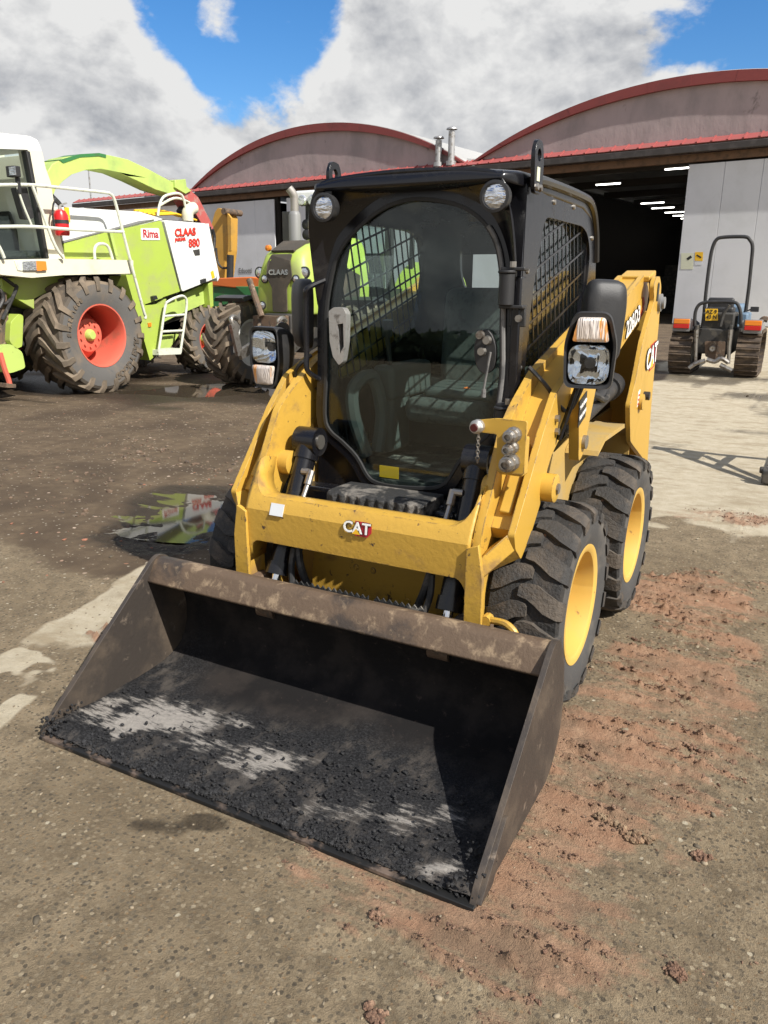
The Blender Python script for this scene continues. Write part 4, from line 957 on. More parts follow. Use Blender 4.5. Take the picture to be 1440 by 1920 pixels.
rg = t.mr(sp[0], 0, 1, .85, .62, False)
bp = t.n('ShaderNodeBump', {'Height': t.noise(ps, 210, 6, .7), 'Strength': t.mr(sp[0], 0, 1, .1, .7, False), 'Distance': .01})
p = t.n('ShaderNodeBsdfPrincipled', {'Base Color': c, 'Roughness': rg, 'Metallic': 0.0, 'Specular IOR Level': .2, 'Normal': bp.outputs[0]})
t.nt.links.new(p.outputs[0], t.n('ShaderNodeOutputMaterial').inputs[0]); MATS['bucket_inside'] = m
o = mb.build('bucket_floor', 'bucket_inside', BK, smooth=180)
ca = o.data.color_attributes.new('cover', 'FLOAT_COLOR', 'POINT'); ca.data.foreach_set('color', np.stack([lay, bare*lay, edge, 1+0*lay], -1).reshape(-1).astype(np.float32))
mb = MB(); q = [(a, b) for a, b in BP]; q2 = [(a+(.016 if b > .05 else 0), b-(.014 if b < .12 else 0)) for a, b in BP]; q2[0] = (-1.70, .0)
mb.prism([(a, max(.001, b-.004)) if b < .07 else (a+.010, b) for a, b in q]+[(a+.018, max(-.004, b-.012)) for a, b in q2[::-1]], 'x', -.81, .81); mb.build('bucket_shell', 'bucket_steel', BK, smooth=50)
mb = MB(); lp = rnd([(-1.062, .487), (-1.10, .495), (-1.125, .482), (-1.172, .412), (-1.163, .402), (-1.10, .455), (-1.062, .468)], .006, 3); mb.prism(lp, 'x', -.812, .812); mb.build('top_lip', 'lip_steel', BK, bevel=.003)
for s in (1, -1):
    sp_ = rnd([(-1.715, .004), (-1.69, .05), (-1.55, .155), (-1.135, .488), (-1.10, .503), (-1.055, .49), (-.985, .40), (-.955, .20), (-.985, .09), (-1.08, .008), (-1.5, .002)], [.006, .01, .02, .02, .015, .02, .04, .06, .05, .04, 0], 3)
    mb = MB(); mb.prism(sp_, 'x', s*.806, s*.824); mb.build('side_plate', 'bucket_steel', BK, bevel=.003)
    mb = MB(); mb.prism(rnd([(-1.71, .012), (-1.53, .165), (-1.50, .15), (-1.62, .012)], .012), 'x', s*.822, s*.836); mb.build('side_cutter', 'bucket_steel', BK, bevel=.003)
mb = MB(); mb.prism([(-1.722, .0), (-1.72, .012), (-1.62, .024), (-1.62, .002)], 'x', -.822, .822); mb.build('cutting_edge', 'edge_steel', BK, bevel=.002)
mb = MB()
for y0, x0, x1 in ((-1.045, -.23, .10), (-.99, -.23, .10), (-1.03, .12, .32), (-.985, .12, .32)):
    n = int((x1-x0)/.012); P = []
    for k in range(n+1): P.append((x0+(x1-x0)*k/n, .455+(.014 if k % 2 else .0)))
    mb.prism([(x1, .41), (x0, .41)]+P, 'y', y0-.003, y0+.003)
mb.box((.045, -1.015, .415), (.56, .07, .012)); mb.build('serrated_step', 'black_dusty', BK, smooth=0)
for s in (1, -1):
    mb = MB(); mb.box((s*.44, -.91, .30), (.05, .07, .26)); mb.box((s*.53, -.91, .30), (.02, .08, .24)); mb.build('coupler_ear', 'rusty_iron', BK, bevel=.005)
mb = MB(); mb.tube(cat([(.53, -.92, .44), (.60, -.94, .45), (.64, -.95, .43), (.645, -.945, .40)]), .013, 8); mb.cyl((.53, -.90, .44), (.53, -.94, .44), .02, 10); mb.build('coupler_lever', 'cat_yellow_worn', BK)
# crumbs of asphalt stuck along the floor, the edge and the corners
n = 2200; cx = rng.uniform(-.8, .8, n); cy = -1.70+.40*rng.power(1.0, n)**2.2
k_ = rng.random(n) < .25; cy[k_] = rng.uniform(-1.71, -1.64, k_.sum()); k2 = rng.random(n) < .07; cx[k2] = rng.choice([-1, 1], k2.sum())*rng.uniform(.74, .83, k2.sum()); cy[k2] = rng.uniform(-1.71, -1.56, k2.sum())
Vv = []; Ff = []; pr_ = [stone_pts(0, k, 1) for k in range(5)]; off = 0; bz = np.interp(cy, Yp, Zp)
hh = lambda a, b: np.interp(b, Yp, Zp)
for i in range(n):
    if bare[int(np.argmin(np.abs(Yp-cy[i]))), min(nu-1, max(0, int((cx[i]+.805)/1.61*(nu-1))))] > .35 and rng.random() < .8: continue
    vs, fs = pr_[i % 5]; r_ = rng.gamma(2.2, .0013)+.0015*(1.4 if k2[i] else 1); zz = bz[i]+.010+(rng.uniform(0, .05) if k2[i] else 0)
    Vv.append(vs*r_*rng.uniform(.7, 1.3, 3)+np.array([cx[i], cy[i], zz])); Ff.append(fs+off); off += len(vs)
mb = MB(); mb.add(np.concatenate(Vv).tolist(), np.concatenate(Ff).tolist()); o = mb.build('asphalt_crumbs', 'asphalt_crumb', BK, smooth=0); o['kind'] = 'stuff'

# ------------------------------------------------------------------ forage harvester
XO = -7.71
HV = thing('forage_harvester', 'lime green and white forage harvester with curved discharge chute and salmon wheels', 'harvester', (-9.0, 6.4, 0))
ft = tyre_mesh(.83, .76, .44, 19, [(1.04, .05), (.90, .03), (.6, -.10), (.25, -.24), (-.02, -.30)], .085, .055, None)
fr = rim_mesh(.44, .76, .10, .24, 10, .17, .38)


def pair(thing_, tb, rb, mats, rmat, spots, hubcol, hub):
    base = None
    for x, y, z, fl in spots:
        wh = grp('wheel', thing_, (x, y, z))
        if base is None:
            h = MB(); h.lathe([(hub, 0), (hub*.95, .06), (hub*.6, .10), (0, .10)], (.05, 0, 0), 'x', 20)
            base = (tb.build('tyre', mats, None, smooth=40), rb.build('rim', rmat, None, smooth=40), h.build('hub', hubcol, None)); q = base
        else:
            q = tuple(o.copy() for o in base); [COL.objects.link(o) for o in q]
        for o in q: o.parent = wh; o.matrix_parent_inverse = Matrix(); o.rotation_euler = (.1*len(wh.name), 0, 0 if fl > 0 else math.pi)
    return base


b1 = pair(HV, ft, fr, ['farm_rubber', 'farm_wall', 'farm_lug'], 'salmon_rim', [(XO-.38, 5.0, .815, 1), (-10.35, 5.0, .815, -1)], 'lime_old', .09)
letters = MB()
for word, a0 in (('GOODYEAR', -1.25), ('800/65R32', 2.2)):
    big = word[0] == 'G'
    for i, ch in enumerate(word):
        a = a0+i*(.155 if big else .11); rr_ = .62; c = (.385, math.cos(a)*rr_, math.sin(a)*rr_); u = (0, math.cos(a), math.sin(a)); letters.text(ch, .13 if big else .09, c, (0, -math.sin(a), math.cos(a)), u, .006, .006)
letters.v = [(x, y, z) for x, y, z in letters.v]
o = letters.build('tyre_lettering', 'farm_rubber', None, smooth=0); o.parent = b1[0].parent; o['kind'] = 'stuff'
rt_ = tyre_mesh(.60, .50, .31, 18, [(1.04, .04), (.90, .02), (.6, -.07), (.25, -.17), (-.02, -.21)], .065, .045, None); rr2 = rim_mesh(.31, .50, .06, .13, 8, .12, .1)
pair(HV, rt_, rr2, ['farm_rubber', 'farm_wall', 'farm_lug'], 'salmon_rim', [(-8.45, 7.95, .59, 1), (-10.2, 7.95, .59, -1)], 'lime_old', .10)
XB = -8.25


def panel(name, pts, mat, x0, x1, par=HV, r=.02, bev=.008, holes=()):
    mb = MB(); mb.prism(rnd(pts, r, 3) if r else pts, 'x', x0, x1, holes); return mb.build(name, mat, par, bevel=bev)


panel('body_core', [(4.996,2.568),(6.404,2.619),(7.893,2.524),(8.146,1.671),(7.319,1.415),(6.786,1.211),(6.486,.459),(6.182,1.648),(4.911,1.78)], 'dark_iron', -10.2, -8.33, r=0, bev=0)
panel('upper_panel', [(4.948,2.59),(5.556,2.611),(6.436,2.643),(6.947,2.569),(6.161,2.38),(4.883,2.1)], 'claas_white', -10.2, XB, r=.03)
panel('side_panel', [(4.882,2.093),(5.723,2.3),(6.883,2.54),(7.213,1.424),(6.374,1.227),(6.263,1.485),(6.185,1.809),(4.841,1.779)], 'lime_green', -8.34, XB+.02)
panel('rear_panel', [(6.933,2.552),(7.951,2.57),(8.173,1.662),(7.252,1.424)], 'claas_white', -8.34, XB+.03, r=.04)
panel('rear_cover', [(8.125,2.586),(8.352,1.664),(8.287,1.598),(8.074,2.485)], 'claas_white', -10.1, -8.30, r=0)
panel('lower_panel', [(6.008,1.686),(6.233,1.689),(6.366,1.211),(6.705,1.23),(6.863,1.314),(6.707,.886),(6.586,.439),(6.379,.331)], 'lime_green', -8.6, -8.22, r=.01)
panel('underside', [(6.838,1.209),(8.109,1.569),(8.02,1.207),(7.338,1.039),(6.804,.878)], 'lime_old', -10.1, -8.4, r=0)
panel('rear_skirt', [(6.958,.85),(8.249,1.154),(8.229,.915),(7.547,.799),(7.15,.452),(6.912,.404)], 'lime_old', -8.8, -8.5, r=0)
panel('rear_post', [(7.992,1.559),(8.111,1.597),(8.103,1.16),(8.014,1.143)], 'lime_green', -8.5, -8.27, r=0)
panel('grille_strip', [(4.87,2.128),(5.708,2.329),(6.401,2.506),(6.732,2.553),(6.145,2.41),(5.29,2.215),(4.866,2.099)], 'grey_paint', -8.3, XB+.03, r=0, bev=0)
panel('vent_duct', [(5.749,2.316),(5.803,2.327),(5.887,1.96),(5.823,1.957)], 'lime_old', -8.3, XB+.025, r=0, bev=0)
PF = -7.95
panel('platform', [(3.624,1.834),(4.54,1.876),(5.924,1.896),(5.902,1.7),(4.582,1.658),(4.073,1.616),(3.597,1.65)], 'cream', -8.9, PF, r=.015)
panel('lamp_recess', [(3.827,1.827),(4.054,1.834),(4.035,1.697),(3.858,1.708)], 'rail_paint', -8.0, PF+.012, r=.005)
panel('headlamp', [(3.931,1.823),(4.155,1.836),(4.146,1.713),(3.931,1.709)], 'lamp_lens', -8.0, PF+.03, r=.01)
panel('turn_signal', [(4.147,1.836),(4.299,1.834),(4.3,1.716),(4.137,1.706)], 'amber', -8.0, PF+.035, r=.01)
panel('green_beam', [(3.847,1.606),(4.876,1.654),(4.686,1.483),(4.309,1.34),(4.289,1.196),(3.824,1.448)], 'lime_green', -8.7, -8.25, r=0)
# cab
panel('cab_roof', [(3.593,3.391),(4.039,3.406),(4.483,3.436),(4.604,3.408),(4.662,3.271),(4.467,3.264),(4.011,3.213),(3.558,3.168)], 'claas_white', -10.2, -8.2, r=.03)
panel('cab_pillar', [(4.434,3.266),(4.662,3.271),(4.859,1.881),(4.567,1.872),(4.472,2.94)], 'cream', -8.4, -8.2, r=.015)
panel('pillar_trim', [(4.399,3.246),(4.456,3.241),(4.579,1.886),(4.533,1.871)], 'seal', -8.3, -8.185, r=0)
panel('cab_window', [(3.586,3.169),(4.041,3.22),(4.472,3.254),(4.608,1.874),(3.839,1.85),(3.38,1.836)], 'cab_glass', -8.245, -8.235, r=0, bev=0)
panel('cab_rear', [(4.752,3.276),(4.88,2.922),(4.944,1.884),(4.739,1.878)], 'cream', -10.1, -8.35, r=0)
panel('cab_seat', [(4.323,2.483),(4.671,2.545),(4.757,2.225),(4.753,1.885),(4.148,1.866)], 'black_plastic', -9.5, -9.0, r=.05)
panel('cab_sill', [(3.438,1.942),(4.664,1.991),(4.666,1.876),(3.421,1.838)], 'black_plastic', -10.0, -8.3, r=0)
panel('far_pillar', [(5.272,3.429),(5.412,3.448),(5.193,1.955),(5.052,1.951)], 'cream', -10.1, -9.95, r=0)
# discharge chute
cx = -9.1
panel('chute', [(5.324,3.08),(5.482,3.26),(5.711,3.379),(6.023,3.465),(6.4,3.531),(6.619,3.537),(7.017,3.525),(7.49,3.427),(8.072,3.278),(8.174,3.209),(8.052,3.073),(7.584,3.123),(7.161,3.222),(6.76,3.299),(6.427,3.308),(6.1,3.253),(5.832,3.16),(5.647,3.041),(5.492,2.905),(5.417,2.778),(5.392,2.451),(5.237,2.441)], 'lime_old', -9.35, -9.0, r=0)
panel('chute_top_strip', [(5.607,3.335),(6.024,3.473),(6.401,3.539),(6.542,3.535),(6.536,3.487),(6.395,3.492),(6.018,3.427),(5.681,3.3)], 'drill_green', -9.36, -8.99, r=0, bev=0)
panel('deflector', [(8.162,3.225),(8.426,3.235),(8.7,3.097),(9.01,2.701),(9.092,2.582),(9.012,2.548),(8.748,2.636),(8.407,3.025),(8.083,3.111)], 'faded_red', -9.35, -9.0, r=0)
panel('deflector_joint', [(8.063,3.321),(8.341,3.369),(8.357,3.245),(8.478,3.186),(8.317,3.116),(8.05,3.196)], 'lime_old', -9.38, -8.96, r=0)
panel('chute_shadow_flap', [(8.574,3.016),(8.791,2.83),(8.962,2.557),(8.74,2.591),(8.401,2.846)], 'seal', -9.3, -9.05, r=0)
mb = MB(); mb.tube(cat([(cx+.2, y, z) for y, z in [(5.308,3),(5.254,2.884),(5.321,2.817),(5.459,2.702),(5.505,2.608),(5.456,2.529)]]), .03, 8); mb.tube(cat([(-8.85, y, z) for y, z in [(5.284,2.566),(5.259,2.661),(5.349,2.765)]]), .02, 6); mb.build('chute_hose', 'hose', HV)
mb = MB(); mb.tube(cat([(-8.9, y, z) for y, z in [(8.925,2.55),(8.975,2.409),(8.924,2.166),(8.824,2.066)]]), .03, 6); mb.tube(cat([(-8.9, y, z) for y, z in [(8.853,2.592),(8.879,2.356),(8.797,2.114)]]), .025, 6); mb.build('rear_hoses', 'hose', HV)
mb = MB(); q = [(7.924,2.614),(7.936,2.747),(7.997,2.813),(8.111,2.849)]; mb.tube(cat([(-8.6, y, z) for y, z in q]), .10, 12); mb.build('exhaust_elbow', 'cream', HV)
# railings, ladder, grab handles
def rail(name, x, pts, r=.022, mat='rail_paint', par=HV):
    mb = MB(); mb.tube(cat([(x, y, z) for y, z in pts], 4), r, 8); return mb.build(name, mat, par)


rail('hand_rail', -7.9, [(3.494,2.703),(3.72,2.733),(4.197,2.783),(4.981,2.803),(5.421,2.811),(5.529,2.8),(5.601,2.719),(5.693,2.365),(5.855,1.722),(6.012,1.126),(6.04,1.068),(6.023,1.02)])
rail('middle_rail', -7.9, [(3.421,2.22),(3.647,2.234),(4.125,2.265),(4.729,2.268),(5.727,2.292)])
rail('rail_post', -7.9, [(4.197,2.783),(4.316,2.445),(4.459,2.046),(4.579,1.884)])
rail('rail_post', -7.9, [(3.967,2.74),(4.036,2.501),(4.126,2.272)], .014)
rail('rail_post', -7.9, [(3.572,2.039),(3.619,1.944),(3.652,1.854)])
rail('grab_loop', -8.0, [(5.222,1.89),(5.227,2.009),(5.276,2.084),(5.368,2.111),(5.467,2.093),(5.519,2.02),(5.557,1.9)])
rail('ladder_stile', -8.1, [(6.465,.47),(6.574,.809),(6.665,1.105),(6.731,1.266)])
rail('ladder_stile', -8.1, [(6.717,1.249),(6.899,1.315),(7.095,1.357),(7.183,1.33),(7.215,1.251),(7.17,1.049),(6.979,.417)])
for q in ([(6.658,1.037),(7.131,1.05)], [(6.572,.792),(7.066,.787)]): rail('rung', -8.1, q, .02)
panel('ladder_step', [(6.456,.505),(6.986,.497),(6.977,.399),(6.448,.419)], 'rail_paint', -8.35, -8.08, r=0, bev=0)
rail('top_hoop', -8.6, [(7.197,2.648),(7.252,2.82),(7.354,2.955),(7.539,3.023),(7.737,3.051),(7.839,3),(7.89,2.831),(7.899,2.639)])
rail('top_hoop_brace', -8.9, [(7.581,2.86),(7.924,3.003),(8.196,3.002),(8.47,2.926)])
mb = MB(); q = [(7.166,2.666),(7.748,2.727),(8.263,2.658)]
for k in range(5): mb.tube([(-8.7-k*.1, y, z+.02*k) for y, z in q], .022, 6)
mb.build('roof_cables', 'plate_yellow', HV)
mb = MB(); (y, z), = [(3.938,2.914)]; mb.box((-7.9, y, z), (.16, .10, .13)); mb.box((-7.9, y+.05, z-.16), (.05, .05, .2)); mb.build('spot_lamp', 'black_plastic', HV, bevel=.01)
mb = MB(); mb.box((-7.85, y-.052, z), (.12, .006, .1)); mb.build('spot_lens', 'lamp_lens', HV)
panel('mirror_head', [(3.98,2.73),(4.169,2.763),(4.231,2.387),(4.16,2.355),(4.062,2.355)], 'black_plastic', -8.05, -7.97, r=.02)
for q, rr_ in (([(3.609,1.485),(3.714,1.451),(3.747,1.349),(3.666,1.229)], .03), ([(3.786,1.619),(3.933,1.519),(3.969,1.485),(3.813,1.246),(3.692,1.078)], .025), ([(3.708,1.518),(3.652,1.35),(3.753,1.281),(3.868,1.348)], .02)): rail('hydraulic_hose', -8.15, q, rr_, 'hose')
panel('feeder_plate', [(3.518,1.45),(3.844,1.429),(3.824,1.068),(3.752,.684),(3.63,.629),(3.396,.645)], 'rusty_iron', -9.6, -8.2, r=.02)
panel('feeder_guard', [(3.777,1.038),(3.916,1.152),(3.987,1.122),(3.912,.714),(3.808,.685),(3.726,.796)], 'lime_green', -8.5, -8.1, r=.03)
panel('feeder_foot', [(3.574,.749),(3.737,.76),(3.902,.643),(3.922,.425),(3.681,.374),(3.524,.41)], 'lime_old', -9.4, -8.1, r=.04)
rail('stand_leg', -8.0, [(3.488,.662),(3.522,.464),(3.563,.306),(3.569,.234)], .035, 'salmon_rim')
panel('stand_pad', [(3.494,.27),(3.635,.242),(3.628,.192),(3.485,.208)], 'rusty_iron', -8.2, -7.95, r=0)
panel('reflector', [(6.387,.933),(6.459,.939),(6.453,.879),(6.393,.873)], 'amber', -8.23, -8.2, r=0, bev=0)
panel('panel_latch', [(6.503,1.352),(6.577,1.368),(6.607,1.309),(6.509,1.293)], 'black_plastic', -8.24, -8.16, r=0, bev=0)
panel('panel_latch', [(7.713,1.621),(7.813,1.649),(7.822,1.586),(7.722,1.567)], 'black_plastic', -8.24, -8.16, r=0, bev=0)
panel('warning_sticker', [(8.007,1.76),(8.081,1.789),(8.115,1.671),(8.04,1.642)], 'plate_yellow', -8.225, -8.212, r=0, bev=0)
panel('company_sign', [(6.405,2.394),(6.807,2.419),(6.813,2.239),(6.397,2.218)], 'white_decal', -8.24, -8.222, r=.02, bev=0)
(ya, za), (yb, zb) = [(6.606,2.318),(7.433,2.39)]
mb = MB(); mb.text('Rima', .17, (-8.218, ya, za), (0, 1, .03), (0, 0, 1), .002, .004); mb.build('sign_lettering', 'red_decal', HV, smooth=0)
mb = MB(); mb.text('CLAAS', .165, (-8.208, yb-.02, zb), (0, 1, .10), (0, 0, 1), .003, .007, sx=1.05); (y, z), = [(7.278,2.271)]; mb.text('JAGUAR', .07, (-8.208, y, z), (0, 1, .10), (0, 0, 1), .003, .004, sx=1.0); (y, z), = [(7.617,2.227)]; mb.text('880', .19, (-8.208, y, z), (0, 1, .10), (0, 0, 1), .003, .004, sx=1.0); mb.build('model_lettering', M('claas_red', (.60, .035, .02), .45), HV, smooth=0)
panel('model_badge', [(7.58,2.113),(7.745,2.137),(7.75,2.04),(7.626,2.027)], 'dark_iron', -8.225, -8.21, r=0, bev=0)
mb = MB(); mb.box((-9.3, 6.0, .95), (1.6, 3.8, .55)); mb.box((-9.3, 7.95, .6), (1.6, .3, .3)); mb.box((-9.3, 5.0, .82), (1.8, .4, .45)); mb.build('axles', 'dark_iron', HV, bevel=.03)
# fire extinguisher hung behind the cab
E_ = thing('fire_extinguisher', 'red fire extinguisher hung behind the harvester cab pillar', 'extinguisher', (-8.05, 4.75, 2.1))
(y0, z0), (y1, z1) = [(4.736,2.188),(4.727,2.523)]
ym = (y0+y1)/2
mb = MB(); mb.lathe([(0, z0), (.09, z0), (.1, z0+.03), (.1, z1-.07), (.07, z1-.01), (.03, z1+.01), (0, z1+.01)], (-8.05, ym, 0), 'z', 20); mb.build('cylinder', 'extinguisher_red', E_)
mb = MB(); mb.cyl((-8.05, ym, z1), (-8.05, ym, z1+.06), .025, 10); mb.bar((-8.05, ym, z1+.06), (-8.05, ym+.12, z1+.10), .03, .02); mb.build('valve', 'cast_metal', E_)
mb = MB(); mb.tube(cat([(-8.05, ym, z1+.05), (-8.05, ym-.08, z1+.1), (-8.05, ym-.13, z1-.05), (-8.05, ym-.12, z1-.25)]), .014, 6); mb.build('hose', 'hose', E_)
mb = MB(); mb.lathe([(.101, z1-.13), (.102, z1-.13), (.102, z1-.18), (.101, z1-.18)], (-8.05, ym, 0), 'z', 20); mb.build('strap', 'black_plastic', E_)
mb = MB(); mb.box((-8.08, ym+.14, z1-.05), (.01, .08, .2)); mb.build('tag_card', 'plate_yellow', E_)

# ------------------------------------------------------------------ green wheel tractor
TX = -5.62
TR = thing('wheel_tractor', 'lime green wheel tractor with dark grille parked nose-on behind the loader', 'tractor', (TX, 8.2, 0))
tt = tyre_mesh(.66, .52, .36, 17, [(1.04, .05), (.90, .03), (.6, -.08), (.25, -.19), (-.02, -.23)], .075, .06, None); tr = rim_mesh(.36, .52, .08, .15, 8, .14, .1)
pair(TR, tt, tr, ['farm_rubber', 'farm_wall', 'farm_lug'], 'claas_white', [(TX-1.15, 6.95, .65, -1), (TX+1.15, 6.95, .65, 1)], 'grey_paint', .12)
bt = tyre_mesh(.92, .62, .48, 18, [(1.04, .05), (.90, .03), (.6, -.10), (.25, -.24), (-.02, -.30)], .085, .055, None); br_ = rim_mesh(.48, .62, .1, .2, 8, .18, .1)
pair(TR, bt, br_, ['farm_rubber', 'farm_wall', 'farm_lug'], 'claas_white', [(TX-1.0, 9.7, .91, -1), (TX+1.0, 9.7, .91, 1)], 'grey_paint', .14)


def sec(y, w, z0, z1, cr=.12, sh=.0):
    return [(TX+x, y+(sh*(1-abs(x)/w)), z) for x, z in rnd([(-w, z0), (w, z0), (w*1.02, z0+(z1-z0)*.6), (w*.72, z1-.03), (0, z1), (-w*.72, z1-.03), (-w*1.02, z0+(z1-z0)*.6)], [.05, .05, .15, .12, .2, .12, .15], 4)]


mb = MB(); mb.loft([sec(6.50, .38, 1.18, 1.80), sec(6.52, .42, 1.14, 1.92), sec(6.62, .45, 1.12, 2.05), sec(6.85, .47, 1.12, 2.15), sec(7.4, .49, 1.12, 2.23), sec(8.2, .53, 1.15, 2.30)]); mb.build('bonnet', 'lime_green', TR, smooth=60)
gf = [(-.13, 1.16), (.13, 1.16), (.13, 1.50), (.23, 1.66), (.20, 1.85), (.18, 1.98), (-.18, 1.98), (-.20, 1.85), (-.23, 1.66), (-.13, 1.50)]
mb = MB(); P = []
for x, z in rnd(gf, .03, 3): P.append((TX+x, 6.47+max(0, z-1.8)*.18+max(0, z-1.9)*.75, z))
mb.add(P, [tuple(range(len(P)))]); mb.build('front_grille', 'grille', TR, solid=.02, smooth=0)
mb = MB(); mb.add([(TX-.20, 6.572, 2.02), (TX+.20, 6.572, 2.02), (TX+.24, 6.95, 2.175), (TX-.24, 6.95, 2.175)], [(0, 1, 2, 3)]); mb.build('top_grille', 'grille', TR, solid=.03, smooth=0)
for s in (1, -1):
    mb = MB(); mb.add([(TX+s*.47, 6.85, 1.24), (TX+s*.515, 7.9, 1.26), (TX+s*.535, 7.9, 1.70), (TX+s*.51, 7.5, 1.82), (TX+s*.478, 7.0, 1.60)], [(0, 1, 2, 3, 4)]); mb.build('side_grille', 'grille', TR, solid=.03, smooth=0)
    for x, z, r_, y in ((.28, 1.63, .05, 6.495), (.34, 1.25, .05, 6.50), (.40, 1.72, .07, 6.54)):
        mb = MB(); mb.lathe([(r_*1.25, .02), (r_*1.25, -.012), (r_, -.016), (r_, -.004), (0, -.012)], (TX+s*x, y, z), 'y', 18); mb.build('lamp_ring', 'black_plastic', TR)
        mb = MB(); mb.lathe([(r_, -.012), (r_*.6, -.022), (0, -.026)], (TX+s*x, y, z), 'y', 18); mb.build('lamp_lens', 'lamp_lens', TR)
    mb = MB(); q = [(TX+s*1.15+.30*math.cos(0), 0)]; secs = []
    for k in range(13):
        a = R(70+k*6.5); secs.append([(TX+s*(1.15+dx), 6.95-math.cos(a)*r0, .65+math.sin(a)*r0) for dx, r0 in ((-.27, .74), (.27, .74), (.30, .70), (.30, .68), (-.30, .68))])
    mb.loft(secs); mb.build('front_fender', 'black_plastic', TR)
    mb = MB(); secs = []
    for k in range(13):
        a = R(15+k*12); secs.append([(TX+s*(.95+dx), 9.7-math.cos(a)*r0, .91+math.sin(a)*r0) for dx, r0 in ((-.3, 1.04), (.33, 1.04), (.33, .98), (-.3, .98))])
    mb.loft(secs); mb.build('rear_fender', 'lime_green', TR)
    mb = MB(); mb.bar((TX+s*.32, 6.6, .8), (TX+s*.38, 5.95, .55), .07, .14); mb.bar((TX+s*.38, 5.95, .55), (TX+s*.40, 5.85, 1.0), .06, .10); mb.tube(cat([(TX+s*.40, 5.86, .98), (TX+s*.42, 5.84, 1.06), (TX+s*.43, 5.92, 1.10), (TX+s*.43, 6.0, 1.06)]), .035, 8); mb.build('front_lift_arm', 'steel', TR, bevel=.01)
mb = MB(); mb.text('CLAAS', .10, (TX+.0, 6.452, 1.72), (1, 0, 0), (0, 0, 1), .006, .004, sx=1.15); mb.build('badge', 'chrome', TR, smooth=0)
mb = MB(); mb.box((TX, 6.9, .92), (.5, 1.0, .44)); mb.box((TX, 7.0, .65), (1.7, .22, .22)); mb.box((TX, 8.8, .9), (.7, 2.4, .7)); mb.build('chassis', 'dark_iron', TR, bevel=.03)
mb = MB(); mb.cyl((TX-.25, 6.35, 1.15), (TX-.10, 6.0, .75), .03, 10); mb.cyl((TX-.38, 6.25, 1.62), (TX-.1, 6.15, 1.1), .045, 10); mb.cyl((TX+.18, 6.4, 1.1), (TX-.02, 6.05, .8), .03, 10); mb.box((TX-.05, 6.3, 1.0), (.5, .2, .22)); mb.build('top_link', 'rusty_iron', TR)
ex, ey = TX-.58, 7.75
mb = MB(); mb.lathe([(0, 1.9), (.10, 1.9), (.10, 2.62), (.085, 2.66), (.07, 2.68)], (ex, ey, 0), 'z', 16); mb.build('muffler', 'grey_paint', TR)
mb = MB(); mb.tube(cat([(ex, ey, 2.64), (ex, ey, 2.86), (ex-.01, ey-.02, 2.94), (ex-.06, ey-.06, 3.02)]), .065, 12); mb.build('exhaust_pipe', M('dull_steel', (.30, .28, .26), .6, .4), TR)
mb = MB(); mb.lathe([(0, 0), (.05, 0), (.045, -.05), (0, -.06)], (TX-.70, 7.2, 2.10), 'y', 12); mb.build('side_lamp', 'amber', TR)
CB = grp('tractor_cab', TR, (TX, 9.1, 1.5))
mb = MB(); mb.prism([(TX-.82, 1.30), (TX+.82, 1.30), (TX+.78, 2.85), (TX-.78, 2.85)], 'y', 8.40, 8.46, [[(TX-.74, 1.5), (TX+.74, 1.5), (TX+.70, 2.78), (TX-.70, 2.78)]]); mb.prism([(TX-.82, 1.30), (TX+.82, 1.30), (TX+.78, 2.85), (TX-.78, 2.85)], 'y', 9.9, 9.96, [[(TX-.74, 1.5), (TX+.74, 1.5), (TX+.70, 2.78), (TX-.70, 2.78)]])
for s in (1, -1): mb.prism([(8.42, 1.3), (9.95, 1.3), (9.95, 2.85), (8.42, 2.85)], 'x', TX+s*.76, TX+s*.82, [[(8.52, 1.5), (9.2, 1.5), (9.2, 2.78), (8.52, 2.78)], [(9.28, 1.5), (9.86, 1.5), (9.86, 2.78), (9.28, 2.78)]])
mb.build('cab_posts', 'black_plastic', CB, smooth=0)
mb = MB(); mb.box((TX, 8.43, 2.1), (1.5, .01, 1.4)); mb.build('windscreen', 'side_glass', CB)
mb = MB(); mb.box((TX, 9.1, 2.95), (1.75, 1.9, .18)); mb.build('cab_roof', 'claas_white', CB, bevel=.05, seg=3)
for x in (-.70, -.5, .5, .70):
    mb = MB(); mb.lathe([(.08, .05), (.09, -.02), (.07, -.04), (0, -.045)], (TX+x, 8.16, 2.88), 'y', 14); mb.build('roof_lamp', 'lamp_lens', CB)
for z in (2.52, 2.36):
    mb = MB(); mb.lathe([(.0, .06), (.07, .05), (.085, -.02), (.07, -.03), (0, -.035)], (TX-.72, 8.30, z), 'y', 14); mb.build('post_lamp', 'black_plastic', CB)
mb = MB(); mb.box((TX-1.02, 8.25, 2.50), (.26, .10, .46)); mb.tube([(TX-1.0, 8.3, 2.75), (TX-.95, 8.36, 2.86), (TX-.78, 8.42, 2.86)], .025, 8); mb.build('mirror', 'black_plastic', CB, bevel=.03)
mb = MB(); mb.box((TX-.1, 9.3, 1.55), (.5, .45, .4)); mb.box((TX-.1, 9.5, 1.85), (.46, .12, .5)); mb.build('seat', 'black_plastic', CB, bevel=.08)

